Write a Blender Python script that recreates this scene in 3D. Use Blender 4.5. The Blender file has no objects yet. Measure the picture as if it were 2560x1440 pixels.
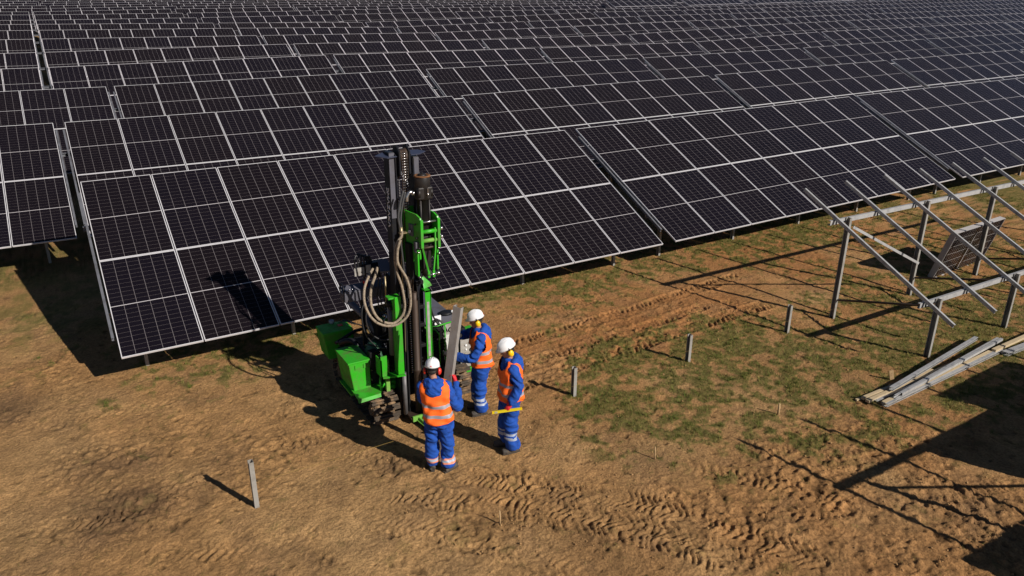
import bpy, bmesh, math, random
import numpy as np
from mathutils import Vector, Matrix
R = math.radians
rnd = random.Random(7)
scene = bpy.context.scene
col = scene.collection

# ------------------------------------------------------------------ camera
CX, CY, CZ = -0.253, -13.031, 5.659
YAW, PIT, ROL, FPX = R(31.129), R(21.078), R(0.395), 1882.0
def cam_axes():
    cy, sy, cp, sp = math.cos(YAW), math.sin(YAW), math.cos(PIT), math.sin(PIT)
    fw = Vector((sy*cp, cy*cp, -sp)); rt = Vector((cy, -sy, 0)); up = rt.cross(fw)
    c, s = math.cos(ROL), math.sin(ROL)
    return c*rt + s*up, -s*rt + c*up, fw
RT, UP, FW = cam_axes()
cam_d = bpy.data.cameras.new('camera'); cam = bpy.data.objects.new('camera', cam_d); col.objects.link(cam)
cam.matrix_world = Matrix(((RT.x, UP.x, -FW.x, CX), (RT.y, UP.y, -FW.y, CY), (RT.z, UP.z, -FW.z, CZ), (0, 0, 0, 1)))
cam_d.sensor_width = 36; cam_d.lens = 36*FPX/2560; cam_d.clip_start = 0.1; cam_d.clip_end = 3000
scene.camera = cam
CAM = Vector((CX, CY, CZ))

# ------------------------------------------------------------------ sky, sun, exposure
SUN_EL, SUN_AZ = R(31.5), R(156.5)          # azimuth clockwise from +Y
w = bpy.data.worlds.new('World'); scene.world = w; w.use_nodes = True
nt = w.node_tree; nt.nodes.clear()
sky = nt.nodes.new('ShaderNodeTexSky'); sky.sky_type = 'NISHITA'; sky.sun_disc = False
sky.air_density = .75; sky.dust_density = .2; sky.altitude = 2500; sky.sun_elevation = SUN_EL; sky.sun_rotation = SUN_AZ
bg = nt.nodes.new('ShaderNodeBackground'); bg.inputs[1].default_value = 0.05
wo = nt.nodes.new('ShaderNodeOutputWorld')
nt.links.new(sky.outputs[0], bg.inputs[0]); nt.links.new(bg.outputs[0], wo.inputs[0])
sd = bpy.data.lights.new('sun', 'SUN'); sd.energy = 5.0; sd.angle = R(0.5); sd.color = (1, 0.93, 0.83)
sun = bpy.data.objects.new('sun', sd); col.objects.link(sun)
to_sun = Vector((math.sin(SUN_AZ)*math.cos(SUN_EL), math.cos(SUN_AZ)*math.cos(SUN_EL), math.sin(SUN_EL)))
sun.rotation_euler = to_sun.to_track_quat('Z', 'Y').to_euler()
sun.location = (10, -30, 30)
scene.view_settings.view_transform = 'Standard'; scene.view_settings.look = 'None'
scene.view_settings.exposure = 0.15; scene.view_settings.gamma = 1

# ------------------------------------------------------------------ rays through the photo onto real planes
def ray(px, py): return FW + RT*((px-1280)/FPX) + UP*((720-py)/FPX)
def at_z(px, py, z):
    d = ray(px, py); return CAM + d*((z-CZ)/d.z)
def at_y(px, py, y):
    d = ray(px, py); return CAM + d*((y-CY)/d.y)
def at_x(px, py, x):
    d = ray(px, py); return CAM + d*((x-CX)/d.x)
def at_p(px, py, P, n=None):
    n = n or Vector((FW.x, FW.y, 0)); d = ray(px, py); return CAM + d*((P-CAM).dot(n)/d.dot(n))
G0 = -0.7
def g(px, py): return at_z(px, py, G0)

# ------------------------------------------------------------------ tags and links
def tag(o, label=None, cat=None, group=None, kind=None):
    if label: o['label'] = label
    if cat: o['category'] = cat
    if group: o['group'] = group
    if kind: o['kind'] = kind
    return o
def empty(name, loc, label, cat, group=None, rz=0.0):
    o = bpy.data.objects.new(name, None); col.objects.link(o); o.location = loc; o.rotation_euler.z = rz
    o.empty_display_size = 0.2
    return tag(o, label, cat, group)
def copy_tree(o, parent=None):
    c = o.copy(); col.objects.link(c)
    if parent is not None:
        c.parent = parent; c.matrix_parent_inverse = o.matrix_parent_inverse.copy()
    for ch in list(o.children): copy_tree(ch, c)
    return c

# ------------------------------------------------------------------ materials
def nodes(m): return m.node_tree.nodes, m.node_tree.links
def principled(name, colr, rough=0.5, metal=0.0, var=0.0, vscale=8.0, var_col=None, bump=0.0, bscale=60.0, spec=None, streak=None, rvar=0.0):
    m = bpy.data.materials.new(name); m.use_nodes = True; N, L = nodes(m)
    b = N['Principled BSDF']; b.inputs['Base Color'].default_value = (*colr, 1)
    b.inputs['Roughness'].default_value = rough; b.inputs['Metallic'].default_value = metal
    if spec is not None: b.inputs['Specular IOR Level'].default_value = spec
    tc = N.new('ShaderNodeTexCoord')
    src = tc.outputs['Object']
    if streak:
        mp = N.new('ShaderNodeMapping'); mp.inputs['Scale'].default_value = streak; L.new(src, mp.inputs[0]); src = mp.outputs[0]
    if var > 0 or var_col:
        n = N.new('ShaderNodeTexNoise'); n.inputs['Scale'].default_value = vscale; n.inputs['Detail'].default_value = 5; n.inputs['Roughness'].default_value = .65
        L.new(src, n.inputs[0])
        r = N.new('ShaderNodeValToRGB'); r.color_ramp.elements[0].position = .47; r.color_ramp.elements[1].position = .70
        c2 = var_col or tuple(c*(1-var) for c in colr)
        r.color_ramp.elements[0].color = (*colr, 1); r.color_ramp.elements[1].color = (*c2, 1)
        L.new(n.outputs[0], r.inputs[0]); L.new(r.outputs[0], b.inputs['Base Color'])
        if rvar:
            mr = N.new('ShaderNodeMapRange'); mr.inputs[3].default_value = rough; mr.inputs[4].default_value = min(1, rough+rvar)
            mr.inputs[1].default_value = .4; mr.inputs[2].default_value = .7
            L.new(n.outputs[0], mr.inputs[0]); L.new(mr.outputs[0], b.inputs['Roughness'])
    if bump > 0:
        n2 = N.new('ShaderNodeTexNoise'); n2.inputs['Scale'].default_value = bscale; n2.inputs['Detail'].default_value = 4
        L.new(tc.outputs['Object'], n2.inputs[0])
        bp = N.new('ShaderNodeBump'); bp.inputs['Strength'].default_value = bump; bp.inputs['Distance'].default_value = .01
        L.new(n2.outputs[0], bp.inputs['Height']); L.new(bp.outputs[0], b.inputs['Normal'])
    return m
M = {}
M['galv'] = principled('galvanised steel', (.44, .44, .445), .5, .35, vscale=7, var_col=(.27, .27, .275), streak=(1, 1, 1), rvar=.12)
M['rail_shade'] = principled('shaded table rail', (.17, .175, .20), .5, .3, vscale=5, var_col=(.10, .10, .11))  # galvanised steel darkened: shade between the panels put into the colour
M['dull_frame'] = principled('dull panel frame', (.40, .38, .38), .6, .1, var=.2, vscale=4)  # duller grey frame for the loose leaning panels
M['galv_post'] = principled('galvanised post', (.34, .33, .31), .55, .3, vscale=5, var_col=(.23, .21, .185), rvar=.1)
M['alu'] = principled('aluminium frame', (.68, .67, .70), .45, .15, var=.15, vscale=3)
M['alu_far'] = principled('aluminium frame far', (.78, .75, .79), .5, .1)  # lighter than the near frames so thin far lines keep their contrast
M['green'] = principled('green machine paint', (.028, .36, .012), .38, 0, vscale=5, var_col=(.075, .17, .03), rvar=.35)
M['green_dusty'] = principled('dusty green paint', (.14, .36, .05), .6, 0, vscale=9, var_col=(.22, .27, .09), rvar=.2)
M['dark'] = principled('dark grey machine paint', (.010, .011, .016), .42, 0, var_col=(.022, .02, .018), vscale=6, spec=.2)
M['slate'] = principled('slate grey painted sheet', (.10, .10, .125), .42, 0, var_col=(.08, .076, .085), vscale=5)
M['capblue'] = principled('dark blue grey steel', (.035, .042, .075), .4, 0)
M['black'] = principled('black rubber and iron', (.009, .009, .010), .6, spec=.2)
M['muddyblack'] = principled('muddy track rubber', (.06, .045, .032), .9, 0, var_col=(.26, .16, .085), vscale=7, bump=.5, bscale=40)
M['mud'] = principled('caked mud', (.24, .155, .085), .95, 0, var=.4, vscale=14, bump=.8, bscale=30)
M['rust'] = principled('brown worn steel', (.05, .032, .024), .55, .3, var_col=(.085, .056, .038), vscale=7, streak=(1, 1, .25))
M['rustring'] = principled('orange rusted rim', (.20, .085, .03), .8, .1, var=.5, vscale=20)
M['hammer'] = principled('dark hammer steel', (.014, .012, .012), .5, .3, var_col=(.035, .026, .022), vscale=9, streak=(1, 1, .4))
M['chrome'] = principled('polished rod', (.55, .54, .54), .22, .9)
M['cylgrey'] = principled('grey hydraulic cylinder', (.13, .125, .13), .5, .2, var=.25, vscale=6)
M['sleeve'] = principled('beige woven hose sleeve', (.30, .24, .175), .85, 0, vscale=40, var_col=(.09, .07, .05), bump=.6, bscale=90)
M['hose'] = principled('black rubber hose', (.015, .015, .017), .45)
M['greyhose'] = principled('grey rubber hose', (.05, .05, .052), .5)
M['brass'] = principled('brass fitting', (.30, .24, .14), .4, .6)
M['red'] = principled('red plastic', (.62, .03, .015), .35)
M['white'] = principled('white plastic shell', (.80, .80, .82), .28, 0)
M['whitelabel'] = principled('white printed label', (.6, .6, .58), .6, 0, vscale=60, var_col=(.25, .25, .25))
M['panelgrey'] = principled('grey sheet panel', (.36, .35, .33), .5, .1, var_col=(.24, .21, .18), vscale=9)
M['blue'] = principled('blue workwear cloth', (.003, .062, .35), .85, 0, vscale=9, var_col=(.002, .032, .20), bump=.25, bscale=70)
M['orange'] = principled('orange high visibility cloth', (.95, .15, .01), .75, 0, vscale=4, var_col=(.92, .12, .008), bump=.2, bscale=50)
M['orangey'] = principled('orange yellow cloth edge', (.95, .40, .05), .75)
M['stripe'] = principled('grey reflective tape', (.30, .30, .35), .45)
M['stripew'] = principled('white reflective tape', (.33, .37, .46), .45)
M['stripeo'] = principled('orange bordered reflective tape', (.70, .24, .13), .6)
M['skin'] = principled('skin', (.40, .19, .12), .55)
M['hair'] = principled('dark hair', (.02, .014, .01), .7)
M['eye'] = principled('eye', (.02, .02, .02), .2)
M['redglove'] = principled('red glove', (.55, .012, .02), .7, bump=.3)
M['blackglove'] = principled('black work glove', (.025, .023, .023), .7, bump=.3)
M['yellow'] = principled('yellow plastic', (.86, .52, .008), .35)
M['leveltool'] = principled('yellow painted level', (.60, .47, .01), .45)
M['boot'] = principled('dark grey leather boot', (.06, .052, .045), .75, 0, var_col=(.11, .085, .06), vscale=14, bump=.3)
M['sole'] = principled('boot sole', (.05, .04, .03), .9)
M['plank'] = principled('pale sawn timber', (.50, .39, .24), .8, 0, vscale=4, var_col=(.30, .24, .16), streak=(.6, 20, 20))
M['stakewood'] = principled('weathered wooden stake', (.42, .28, .14), .85, 0, vscale=6, var_col=(.15, .09, .05))
M['string'] = principled('yellow mason string', (.42, .27, .07), .8)
M['gauge'] = principled('gauge face', (.35, .33, .25), .4)
M['pilesteel'] = principled('new galvanised pile', (.38, .36, .34), .45, .45, vscale=2.2, var_col=(.52, .51, .50), streak=(1, 1, .6), rvar=.15)
M['letter'] = principled('faded white lettering', (.8, .8, .82), .6)

def solar_material(name, back=False):
    m = bpy.data.materials.new(name); m.use_nodes = True; N, L = nodes(m); b = N['Principled BSDF']
    uv = N.new('ShaderNodeUVMap'); sp = N.new('ShaderNodeSeparateXYZ'); L.new(uv.outputs[0], sp.inputs[0])
    def mth(op, a, bb=None, c=None):
        n = N.new('ShaderNodeMath'); n.operation = op
        for i, v in enumerate((a, bb, c)):
            if v is None: continue
            if isinstance(v, (int, float)): n.inputs[i].default_value = v
            else: L.new(v, n.inputs[i])
        return n.outputs[0]
    def line(coord, n, half):      # 1 near multiples of 1/n, half-width in metres along that axis given as fraction
        f = mth('FRACT', mth('ADD', mth('MULTIPLY', coord, n), .5))
        d = mth('ABSOLUTE', mth('SUBTRACT', f, .5))
        return mth('LESS_THAN', d, half*n)
    u, v = sp.outputs[0], sp.outputs[1]
    W_, L_ = 1.265, 2.345
    vert = line(u, 6, .0026/W_)
    # cells: two halves of 11 rows around a wider centre gap
    vv = mth('ABSOLUTE', mth('SUBTRACT', v, .5))
    cg = .009/L_
    hor = line(mth('DIVIDE', mth('SUBTRACT', vv, cg), (.5-cg)*1.0), 11, .0013/L_*2)
    cen = mth('LESS_THAN', vv, .0062/L_)
    oi = N.new('ShaderNodeObjectInfo')
    # cell tone: slight per panel tint
    mix0 = N.new('ShaderNodeMix'); mix0.data_type = 'RGBA'
    mix0.inputs[6].default_value = (.0080, .0056, .0068, 1); mix0.inputs[7].default_value = (.0064, .0051, .0090, 1)
    geo = N.new('ShaderNodeTexCoord'); nn = N.new('ShaderNodeTexNoise'); nn.inputs['Scale'].default_value = .9; nn.inputs['Detail'].default_value = 3
    L.new(geo.outputs['Object'], nn.inputs[0])
    mm = mth('ADD', mth('MULTIPLY', oi.outputs['Random'], .7), mth('MULTIPLY', nn.outputs[0], .5))
    L.new(mm, mix0.inputs[0])
    mixh = N.new('ShaderNodeMix'); mixh.data_type = 'RGBA'; mixh.inputs[7].default_value = (.15, .13, .13, 1) if not back else (.5, .48, .47, 1)
    L.new(hor, mixh.inputs[0]); L.new(mix0.outputs[2], mixh.inputs[6])
    mixv = N.new('ShaderNodeMix'); mixv.data_type = 'RGBA'; mixv.inputs[7].default_value = (.21, .19, .20, 1) if not back else (.5, .48, .47, 1)
    L.new(vert, mixv.inputs[0]); L.new(mixh.outputs[2], mixv.inputs[6])
    mixc = N.new('ShaderNodeMix'); mixc.data_type = 'RGBA'; mixc.inputs[7].default_value = (.5, .48, .5, 1)
    L.new(cen, mixc.inputs[0]); L.new(mixv.outputs[2], mixc.inputs[6])
    # light film of dust
    dn = N.new('ShaderNodeTexNoise'); dn.inputs['Scale'].default_value = 2.3; dn.inputs['Detail'].default_value = 6; L.new(geo.outputs['Object'], dn.inputs[0])
    dm = N.new('ShaderNodeMix'); dm.data_type = 'RGBA'; dm.inputs[7].default_value = (.20, .15, .12, 1)
    df = mth('MULTIPLY', mth('SUBTRACT', dn.outputs[0], .35), .022)
    df = mth('MAXIMUM', df, .002)
    L.new(df, dm.inputs[0]); L.new(mixc.outputs[2], dm.inputs[6])
    L.new(dm.outputs[2], b.inputs['Base Color'])
    b.inputs['Roughness'].default_value = .2; b.inputs['Specular IOR Level'].default_value = .16
    return m
M['cells'] = solar_material('solar cells under glass')
M['cellsback'] = solar_material('solar cells seen from behind', True)

# ------------------------------------------------------------------ mesh builder
def frame_for(d, up=Vector((0, 0, 1))):
    d = Vector(d).normalized()
    if abs(d.dot(up)) > .98: up = Vector((0, 1, 0)) if abs(d.y) < .9 else Vector((1, 0, 0))
    s = d.cross(up).normalized(); u = s.cross(d).normalized()
    return d, s, u
class MB:
    def __init__(self): self.v = []; self.f = []; self.m = []; self.sm = []
    def add(self, vs, fs, mi=0, smooth=False):
        o = len(self.v); self.v += [tuple(p) for p in vs]
        for f in fs: self.f.append(tuple(o+i for i in f)); self.m.append(mi); self.sm.append(smooth)
    def box(self, lo, hi, mi=0, mat=None, bev=0.0):
        x0, y0, z0 = lo; x1, y1, z1 = hi
        if bev > 0:
            b = min(bev, (x1-x0)*.45, (y1-y0)*.45, (z1-z0)*.45)
            bm = bmesh.new(); bmesh.ops.create_cube(bm, size=1)
            for vv in bm.verts: vv.co = Vector(((x0+x1)/2+vv.co.x*(x1-x0), (y0+y1)/2+vv.co.y*(y1-y0), (z0+z1)/2+vv.co.z*(z1-z0)))
            bmesh.ops.bevel(bm, geom=list(bm.edges), offset=b, segments=2, affect='EDGES', profile=.6)
            bm.verts.index_update(); vs = [vv.co.copy() for vv in bm.verts]; fs = [[q.index for q in f.verts] for f in bm.faces]; bm.free()
            if mat: vs = [mat @ p for p in vs]
            self.add(vs, fs, mi); return
        vs = [Vector(p) for p in ((x0, y0, z0), (x1, y0, z0), (x1, y1, z0), (x0, y1, z0), (x0, y0, z1), (x1, y0, z1), (x1, y1, z1), (x0, y1, z1))]
        if mat: vs = [mat @ p for p in vs]
        self.add(vs, [(0, 3, 2, 1), (4, 5, 6, 7), (0, 1, 5, 4), (1, 2, 6, 5), (2, 3, 7, 6), (3, 0, 4, 7)], mi)
    def bar(self, a, b, w, h, mi=0, up=Vector((0, 0, 1))):      # solid bar: w across, h along up
        a, b = Vector(a), Vector(b); d, s, u = frame_for(b-a, up)
        vs = [p + s*sx*w/2 + u*sz*h/2 for p in (a, b) for sx, sz in ((-1, -1), (1, -1), (1, 1), (-1, 1))]
        self.add(vs, [(0, 1, 2, 3), (7, 6, 5, 4), (0, 4, 5, 1), (1, 5, 6, 2), (2, 6, 7, 3), (3, 7, 4, 0)], mi)
    def chan(self, a, b, w, h, t=.004, mi=0, up=Vector((0, 0, 1)), flip=1, lip=.015):  # C channel, web h along up, flanges w to side*flip
        a, b = Vector(a), Vector(b); d, s, u = frame_for(b-a, up); s = s*flip
        pr = [(0, -h/2), (w, -h/2), (w, -h/2+lip), (w-t, -h/2+lip), (w-t, -h/2+t), (t, -h/2+t), (t, h/2-t), (w-t, h/2-t), (w-t, h/2-lip), (w, h/2-lip), (w, h/2), (0, h/2)]
        n = len(pr); vs = [p + s*(x-w/2) + u*y for p in (a, b) for x, y in pr]
        fs = [(i, (i+1) % n, n+(i+1) % n, n+i) for i in range(n)]
        if flip < 0: fs = [f[::-1] for f in fs]
        for o in (0, n):
            fs += [(o+0, o+1, o+4, o+5), (o+1, o+2, o+3, o+4), (o+0, o+5, o+6, o+11), (o+6, o+7, o+10, o+11), (o+7, o+8, o+9, o+10)]
        self.add(vs, fs, mi)
    def tube(self, pts, rad, seg=12, mi=0, cap=True, smooth=True):
        pts = [Vector(p) for p in pts]; n = len(pts)
        rs = rad if isinstance(rad, (list, tuple)) else [rad]*n
        d0 = (pts[1]-pts[0]).normalized(); _, s, u = frame_for(d0)
        vs = []
        for i, p in enumerate(pts):
            d = (pts[min(i+1, n-1)]-pts[max(i-1, 0)]).normalized()
            s = (s - d*s.dot(d)).normalized(); u = s.cross(d)
            r = rs[i]; rx, ry = r if isinstance(r, tuple) else (r, r)
            for k in range(seg):
                a = 2*math.pi*k/seg; vs.append(p + s*math.cos(a)*rx + u*math.sin(a)*ry)
        fs = [(i*seg+k, i*seg+(k+1) % seg, (i+1)*seg+(k+1) % seg, (i+1)*seg+k) for i in range(n-1) for k in range(seg)]
        self.add(vs, fs, mi, smooth)
        if cap:
            self.add(vs[:seg], [tuple(range(seg))[::-1]], mi); self.add(vs[-seg:], [tuple(range(seg))], mi)
    def cyl(self, a, b, r, seg=16, mi=0): self.tube([a, b], r, seg, mi)
    def lathe(self, base, prof, axis=Vector((0, 0, 1)), seg=20, mi=0, smooth=True):
        d, s, u = frame_for(axis); base = Vector(base); vs = []
        for r, h in prof:
            for k in range(seg):
                a = 2*math.pi*k/seg; vs.append(base + d*h + s*math.cos(a)*r + u*math.sin(a)*r)
        fs = [(i*seg+k, i*seg+(k+1) % seg, (i+1)*seg+(k+1) % seg, (i+1)*seg+k) for i in range(len(prof)-1) for k in range(seg)]
        self.add(vs, fs, mi, smooth)
        self.add(vs[:seg], [tuple(range(seg))[::-1]], mi); self.add(vs[-seg:], [tuple(range(seg))], mi)
    def prism(self, poly, ext, mi=0):        # poly: list of 3D points, ext: vector
        n = len(poly); P = [Vector(p) for p in poly]; Q = [p+Vector(ext) for p in P]
        self.add(P+Q, [tuple(range(n))[::-1], tuple(range(n, 2*n))]+[(i, (i+1) % n, n+(i+1) % n, n+i) for i in range(n)], mi)
    def ellipsoid(self, c, r, seg=18, rings=12, mi=0, mat=None):
        c = Vector(c); vs = []; fs = []
        for i in range(rings+1):
            th = math.pi*i/rings
            for k in range(seg):
                a = 2*math.pi*k/seg
                p = Vector((r[0]*math.sin(th)*math.cos(a), r[1]*math.sin(th)*math.sin(a), r[2]*math.cos(th)))
                if mat: p = mat @ p
                vs.append(c+p)
        for i in range(rings):
            for k in range(seg): fs.append(((i+1)*seg+k, (i+1)*seg+(k+1) % seg, i*seg+(k+1) % seg, i*seg+k))
        self.add(vs, fs, mi, True)
    def mesh(self, name, mats, origin=(0, 0, 0), merge=False):
        me = bpy.data.meshes.new(name); o = Vector(origin)
        me.from_pydata([tuple(Vector(p)-o) for p in self.v], [], self.f)
        for m in mats: me.materials.append(m)
        me.polygons.foreach_set('material_index', self.m); me.polygons.foreach_set('use_smooth', self.sm)
        bm = bmesh.new(); bm.from_mesh(me)
        bmesh.ops.remove_doubles(bm, verts=bm.verts, dist=1e-6)
        bmesh.ops.recalc_face_normals(bm, faces=bm.faces); bm.to_mesh(me); bm.free()
        me.update(); return me
    def build(self, name, mats, parent=None, origin=None, label=None):
        if not isinstance(mats, (list, tuple)): mats = [mats]
        mats = [M[m] if isinstance(m, str) else m for m in mats]
        if origin is None: origin = world_loc(parent) if parent else Vector((0, 0, 0))
        me = self.mesh(name, mats, origin)
        return link(name, me, parent, origin, label)
def world_loc(o):
    p = Vector((0, 0, 0))
    while o is not None: p += Vector(o.location); o = o.parent
    return p
def link(name, me, parent=None, origin=(0, 0, 0), label=None):
    o = bpy.data.objects.new(name, me); col.objects.link(o)
    if parent: o.parent = parent; o.location = Vector(origin)-world_loc(parent)
    else: o.location = origin
    if label: o['label'] = label
    return o
def spline(pts, n=6):
    P = [Vector(p) for p in pts]; out = []
    for i in range(len(P)-1):
        p0, p1, p2, p3 = P[max(i-1, 0)], P[i], P[i+1], P[min(i+2, len(P)-1)]
        for k in range(n):
            t = k/n; out.append(.5*((2*p1)+(-p0+p2)*t+(2*p0-5*p1+4*p2-p3)*t*t+(-p0+3*p1-3*p2+p3)*t**3))
    out.append(P[-1]); return out
def remeshed(mb, name, mats, voxel, parent=None, origin=(0, 0, 0), smooth=2, fold=0.0, fscale=9.0, paint=None, label=None, seed=0):
    """fuse the shapes of mb into one continuous skin"""
    me = mb.mesh('tmp', [M[m] if isinstance(m, str) else m for m in mats], origin)
    o = bpy.data.objects.new('tmp', me); col.objects.link(o)
    md = o.modifiers.new('r', 'REMESH'); md.mode = 'VOXEL'; md.voxel_size = voxel; md.use_smooth_shade = True
    if smooth:
        sm = o.modifiers.new('s', 'SMOOTH'); sm.factor = .5; sm.iterations = smooth
    dg = bpy.context.evaluated_depsgraph_get(); m2 = bpy.data.meshes.new_from_object(o.evaluated_get(dg))
    bpy.data.objects.remove(o); bpy.data.meshes.remove(me); m2.name = name
    m2.materials.clear()
    for m in mats: m2.materials.append(M[m] if isinstance(m, str) else m)
    nv = len(m2.vertices); co = np.empty(nv*3); m2.vertices.foreach_get('co', co); co = co.reshape(-1, 3)
    if fold > 0:
        no = np.empty(nv*3); m2.vertices.foreach_get('normal', no); no = no.reshape(-1, 3)
        q = co*fscale; q = q+1.1*np.stack([fbm(q[:, 1]*.6+4, q[:, 2]*.6, 2, seed+1), fbm(q[:, 0]*.6, q[:, 2]*.6+7, 2, seed+2), fbm(q[:, 0]*.6+2, q[:, 1]*.6, 2, seed+4)], 1)
        a = (fbm(q[:, 0]*.8+q[:, 2]*.9, q[:, 1]*.8-q[:, 2]*.5, 3, seed)+fbm(q[:, 1]*.9-q[:, 2]*1.1, q[:, 0]*.7+q[:, 2]*.3, 3, seed+9))/2
        rdg = 1-np.abs(2*a-1)
        co = co + no*((rdg-.66)*fold*2.6)[:, None]; m2.vertices.foreach_set('co', co.ravel())
    nf = len(m2.polygons); mi = np.zeros(nf, dtype=np.int32)
    if paint:
        ce = np.empty(nf*3); m2.polygons.foreach_get('center', ce); mi = paint(ce.reshape(-1, 3)).astype(np.int32)
    m2.polygons.foreach_set('material_index', mi); m2.polygons.foreach_set('use_smooth', np.ones(nf, dtype=bool)); m2.update()
    return link(name, m2, parent, origin, label)

# ------------------------------------------------------------------ numpy noise
def h2(x, y, s):
    v = np.sin(x*127.1+y*311.7+s*74.7)*43758.5453; return v-np.floor(v)
def vn(x, y, s=0):
    xi, yi = np.floor(x), np.floor(y); fx, fy = x-xi, y-yi
    fx = fx*fx*(3-2*fx); fy = fy*fy*(3-2*fy)
    return (h2(xi, yi, s)*(1-fx)+h2(xi+1, yi, s)*fx)*(1-fy)+(h2(xi, yi+1, s)*(1-fx)+h2(xi+1, yi+1, s)*fx)*fy
def fbm(x, y, o=4, s=0):
    a = 0; amp = .5; t = 0
    for k in range(o):
        a = a+amp*vn(x*2**k+13.3*k, y*2**k-7.7*k, s+k); t += amp; amp *= .5
    return a/t
def wor(x, y, s=0):          # distance to the nearest scattered point, and that point's random value
    xi, yi = np.floor(x), np.floor(y); best = np.full(x.shape, 9.0); val = np.zeros(x.shape)
    for i in (-1, 0, 1):
        for j in (-1, 0, 1):
            cx, cy = xi+i, yi+j; d = np.hypot(x-cx-h2(cx, cy, s+.3), y-cy-h2(cx, cy, s+5.1)); m_ = d < best
            best = np.where(m_, d, best); val = np.where(m_, h2(cx, cy, s+9.7), val)
    return best, val
def fbm3(p, o=3, s=0):
    return (fbm(p[:, 0]+s, p[:, 2]*1.0, o, s)+fbm(p[:, 1]-s, p[:, 2]*1.0+3.1, o, s+9))/2

# ------------------------------------------------------------------ terrain
TILT = R(26.2475); PW, PL, GAP = 1.323, 2.384, .022; TT = 2*PL+GAP
PITCH = 6.95; PERIOD = 12.29
GX = np.array([-60, 0, 12.2, 24.5, 36.8, 49.1, 61.5, 80, 110, 160, 260, 400.])
GY = np.array([-60, -4.5, 4.3, 11.2, 18.2, 25.1, 32.1, 39.0, 46.0, 52.9, 59.9, 66.8, 73.8, 100, 140, 200, 320, 500])
GZ = np.array([
 [0, 0, 0, 0, .05, .1, .15, .2, .3, .4, .5, .6], [0, 0, 0, 0, .08, .2, .3, .5, .7, 1, 1.4, 2],
 [.0, .01, .12, .35, .5, .65, .8, 1.0, 1.4, 2.0, 3, 4], [.27, .27, .31, .49, .72, .9, 1.05, 1.3, 1.7, 2.4, 3.4, 4.5],
 [.47, .47, .59, .67, .84, 1.12, 1.3, 1.6, 2.0, 2.8, 3.8, 5], [.69, .69, .84, .85, .93, 1.37, 1.6, 1.9, 2.4, 3.2, 4.3, 5.5],
 [.89, .89, 1.01, .99, 1.11, 1.56, 1.88, 2.15, 2.7, 3.5, 4.8, 6], [1.2, 1.2, 1.18, 1.16, 1.44, 1.76, 1.96, 2.35, 2.9, 3.9, 5.3, 6.5],
 [1.42, 1.42, 1.39, 1.32, 1.63, 1.99, 2.2, 2.55, 3.1, 4.2, 5.8, 7], [1.57, 1.57, 1.54, 1.48, 1.8, 2.24, 2.4, 2.75, 3.3, 4.5, 6.2, 7.5],
 [1.67, 1.67, 1.78, 1.96, 2.2, 2.37, 2.5, 2.9, 3.5, 4.8, 6.6, 8], [1.92, 1.92, 2.02, 2.21, 2.46, 2.6, 2.75, 3.05, 3.7, 5.1, 7, 8.5],
 [2.05, 2.05, 2.29, 2.45, 2.6, 2.8, 2.9, 3.2, 3.9, 5.4, 7.4, 9], [2.7, 2.7, 2.9, 3.05, 3.2, 3.3, 3.45, 3.8, 4.6, 6.2, 8.2, 10],
 [3.5, 3.5, 3.65, 3.8, 3.95, 4.1, 4.3, 4.7, 5.6, 7.4, 9.6, 12], [4.7, 4.7, 4.8, 4.95, 5.1, 5.25, 5.5, 6, 7, 9, 11.5, 14],
 [7.5, 7.5, 7.6, 7.8, 8, 8.2, 8.5, 9, 10, 12, 15, 18], [12, 12, 12, 12, 12, 12, 13, 13, 14, 17, 20, 24]])
def zt(x, y):
    x = np.clip(np.asarray(x, float), GX[0], GX[-1]); y = np.clip(np.asarray(y, float), GY[0], GY[-1])
    i = np.clip(np.searchsorted(GX, x)-1, 0, len(GX)-2); j = np.clip(np.searchsorted(GY, y)-1, 0, len(GY)-2)
    fx = (x-GX[i])/(GX[i+1]-GX[i]); fy = (y-GY[j])/(GY[j+1]-GY[j])
    return (GZ[j, i]*(1-fx)+GZ[j, i+1]*fx)*(1-fy)+(GZ[j+1, i]*(1-fx)+GZ[j+1, i+1]*fx)*fy
def gz(x, y): return zt(x, y)+G0

def axis(lo, a, b, hi, step, grow=1.12):
    mid = list(np.arange(a, b+1e-6, step)); L = []; s = step; p = a
    while p > lo: s = min(s*grow, 9.0); p -= s; L.append(p)
    Rr = []; s = step; p = b
    while p < hi: s = min(s*grow, 9.0); p += s; Rr.append(p)
    return np.array(L[::-1]+mid+Rr)

def seg_d(X, Y, a, b):      # distance to a segment and length along it
    ax, ay = a; bx, by = b; dx, dy = bx-ax, by-ay; L2 = dx*dx+dy*dy
    t = np.clip(((X-ax)*dx+(Y-ay)*dy)/L2, 0, 1)
    px, py = X-(ax+t*dx), Y-(ay+t*dy)
    side = np.sign(dx*py-dy*px)
    return np.hypot(px, py), t*math.sqrt(L2), side
def gxy(p): q_ = g(*p); return (q_.x, q_.y)

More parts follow.
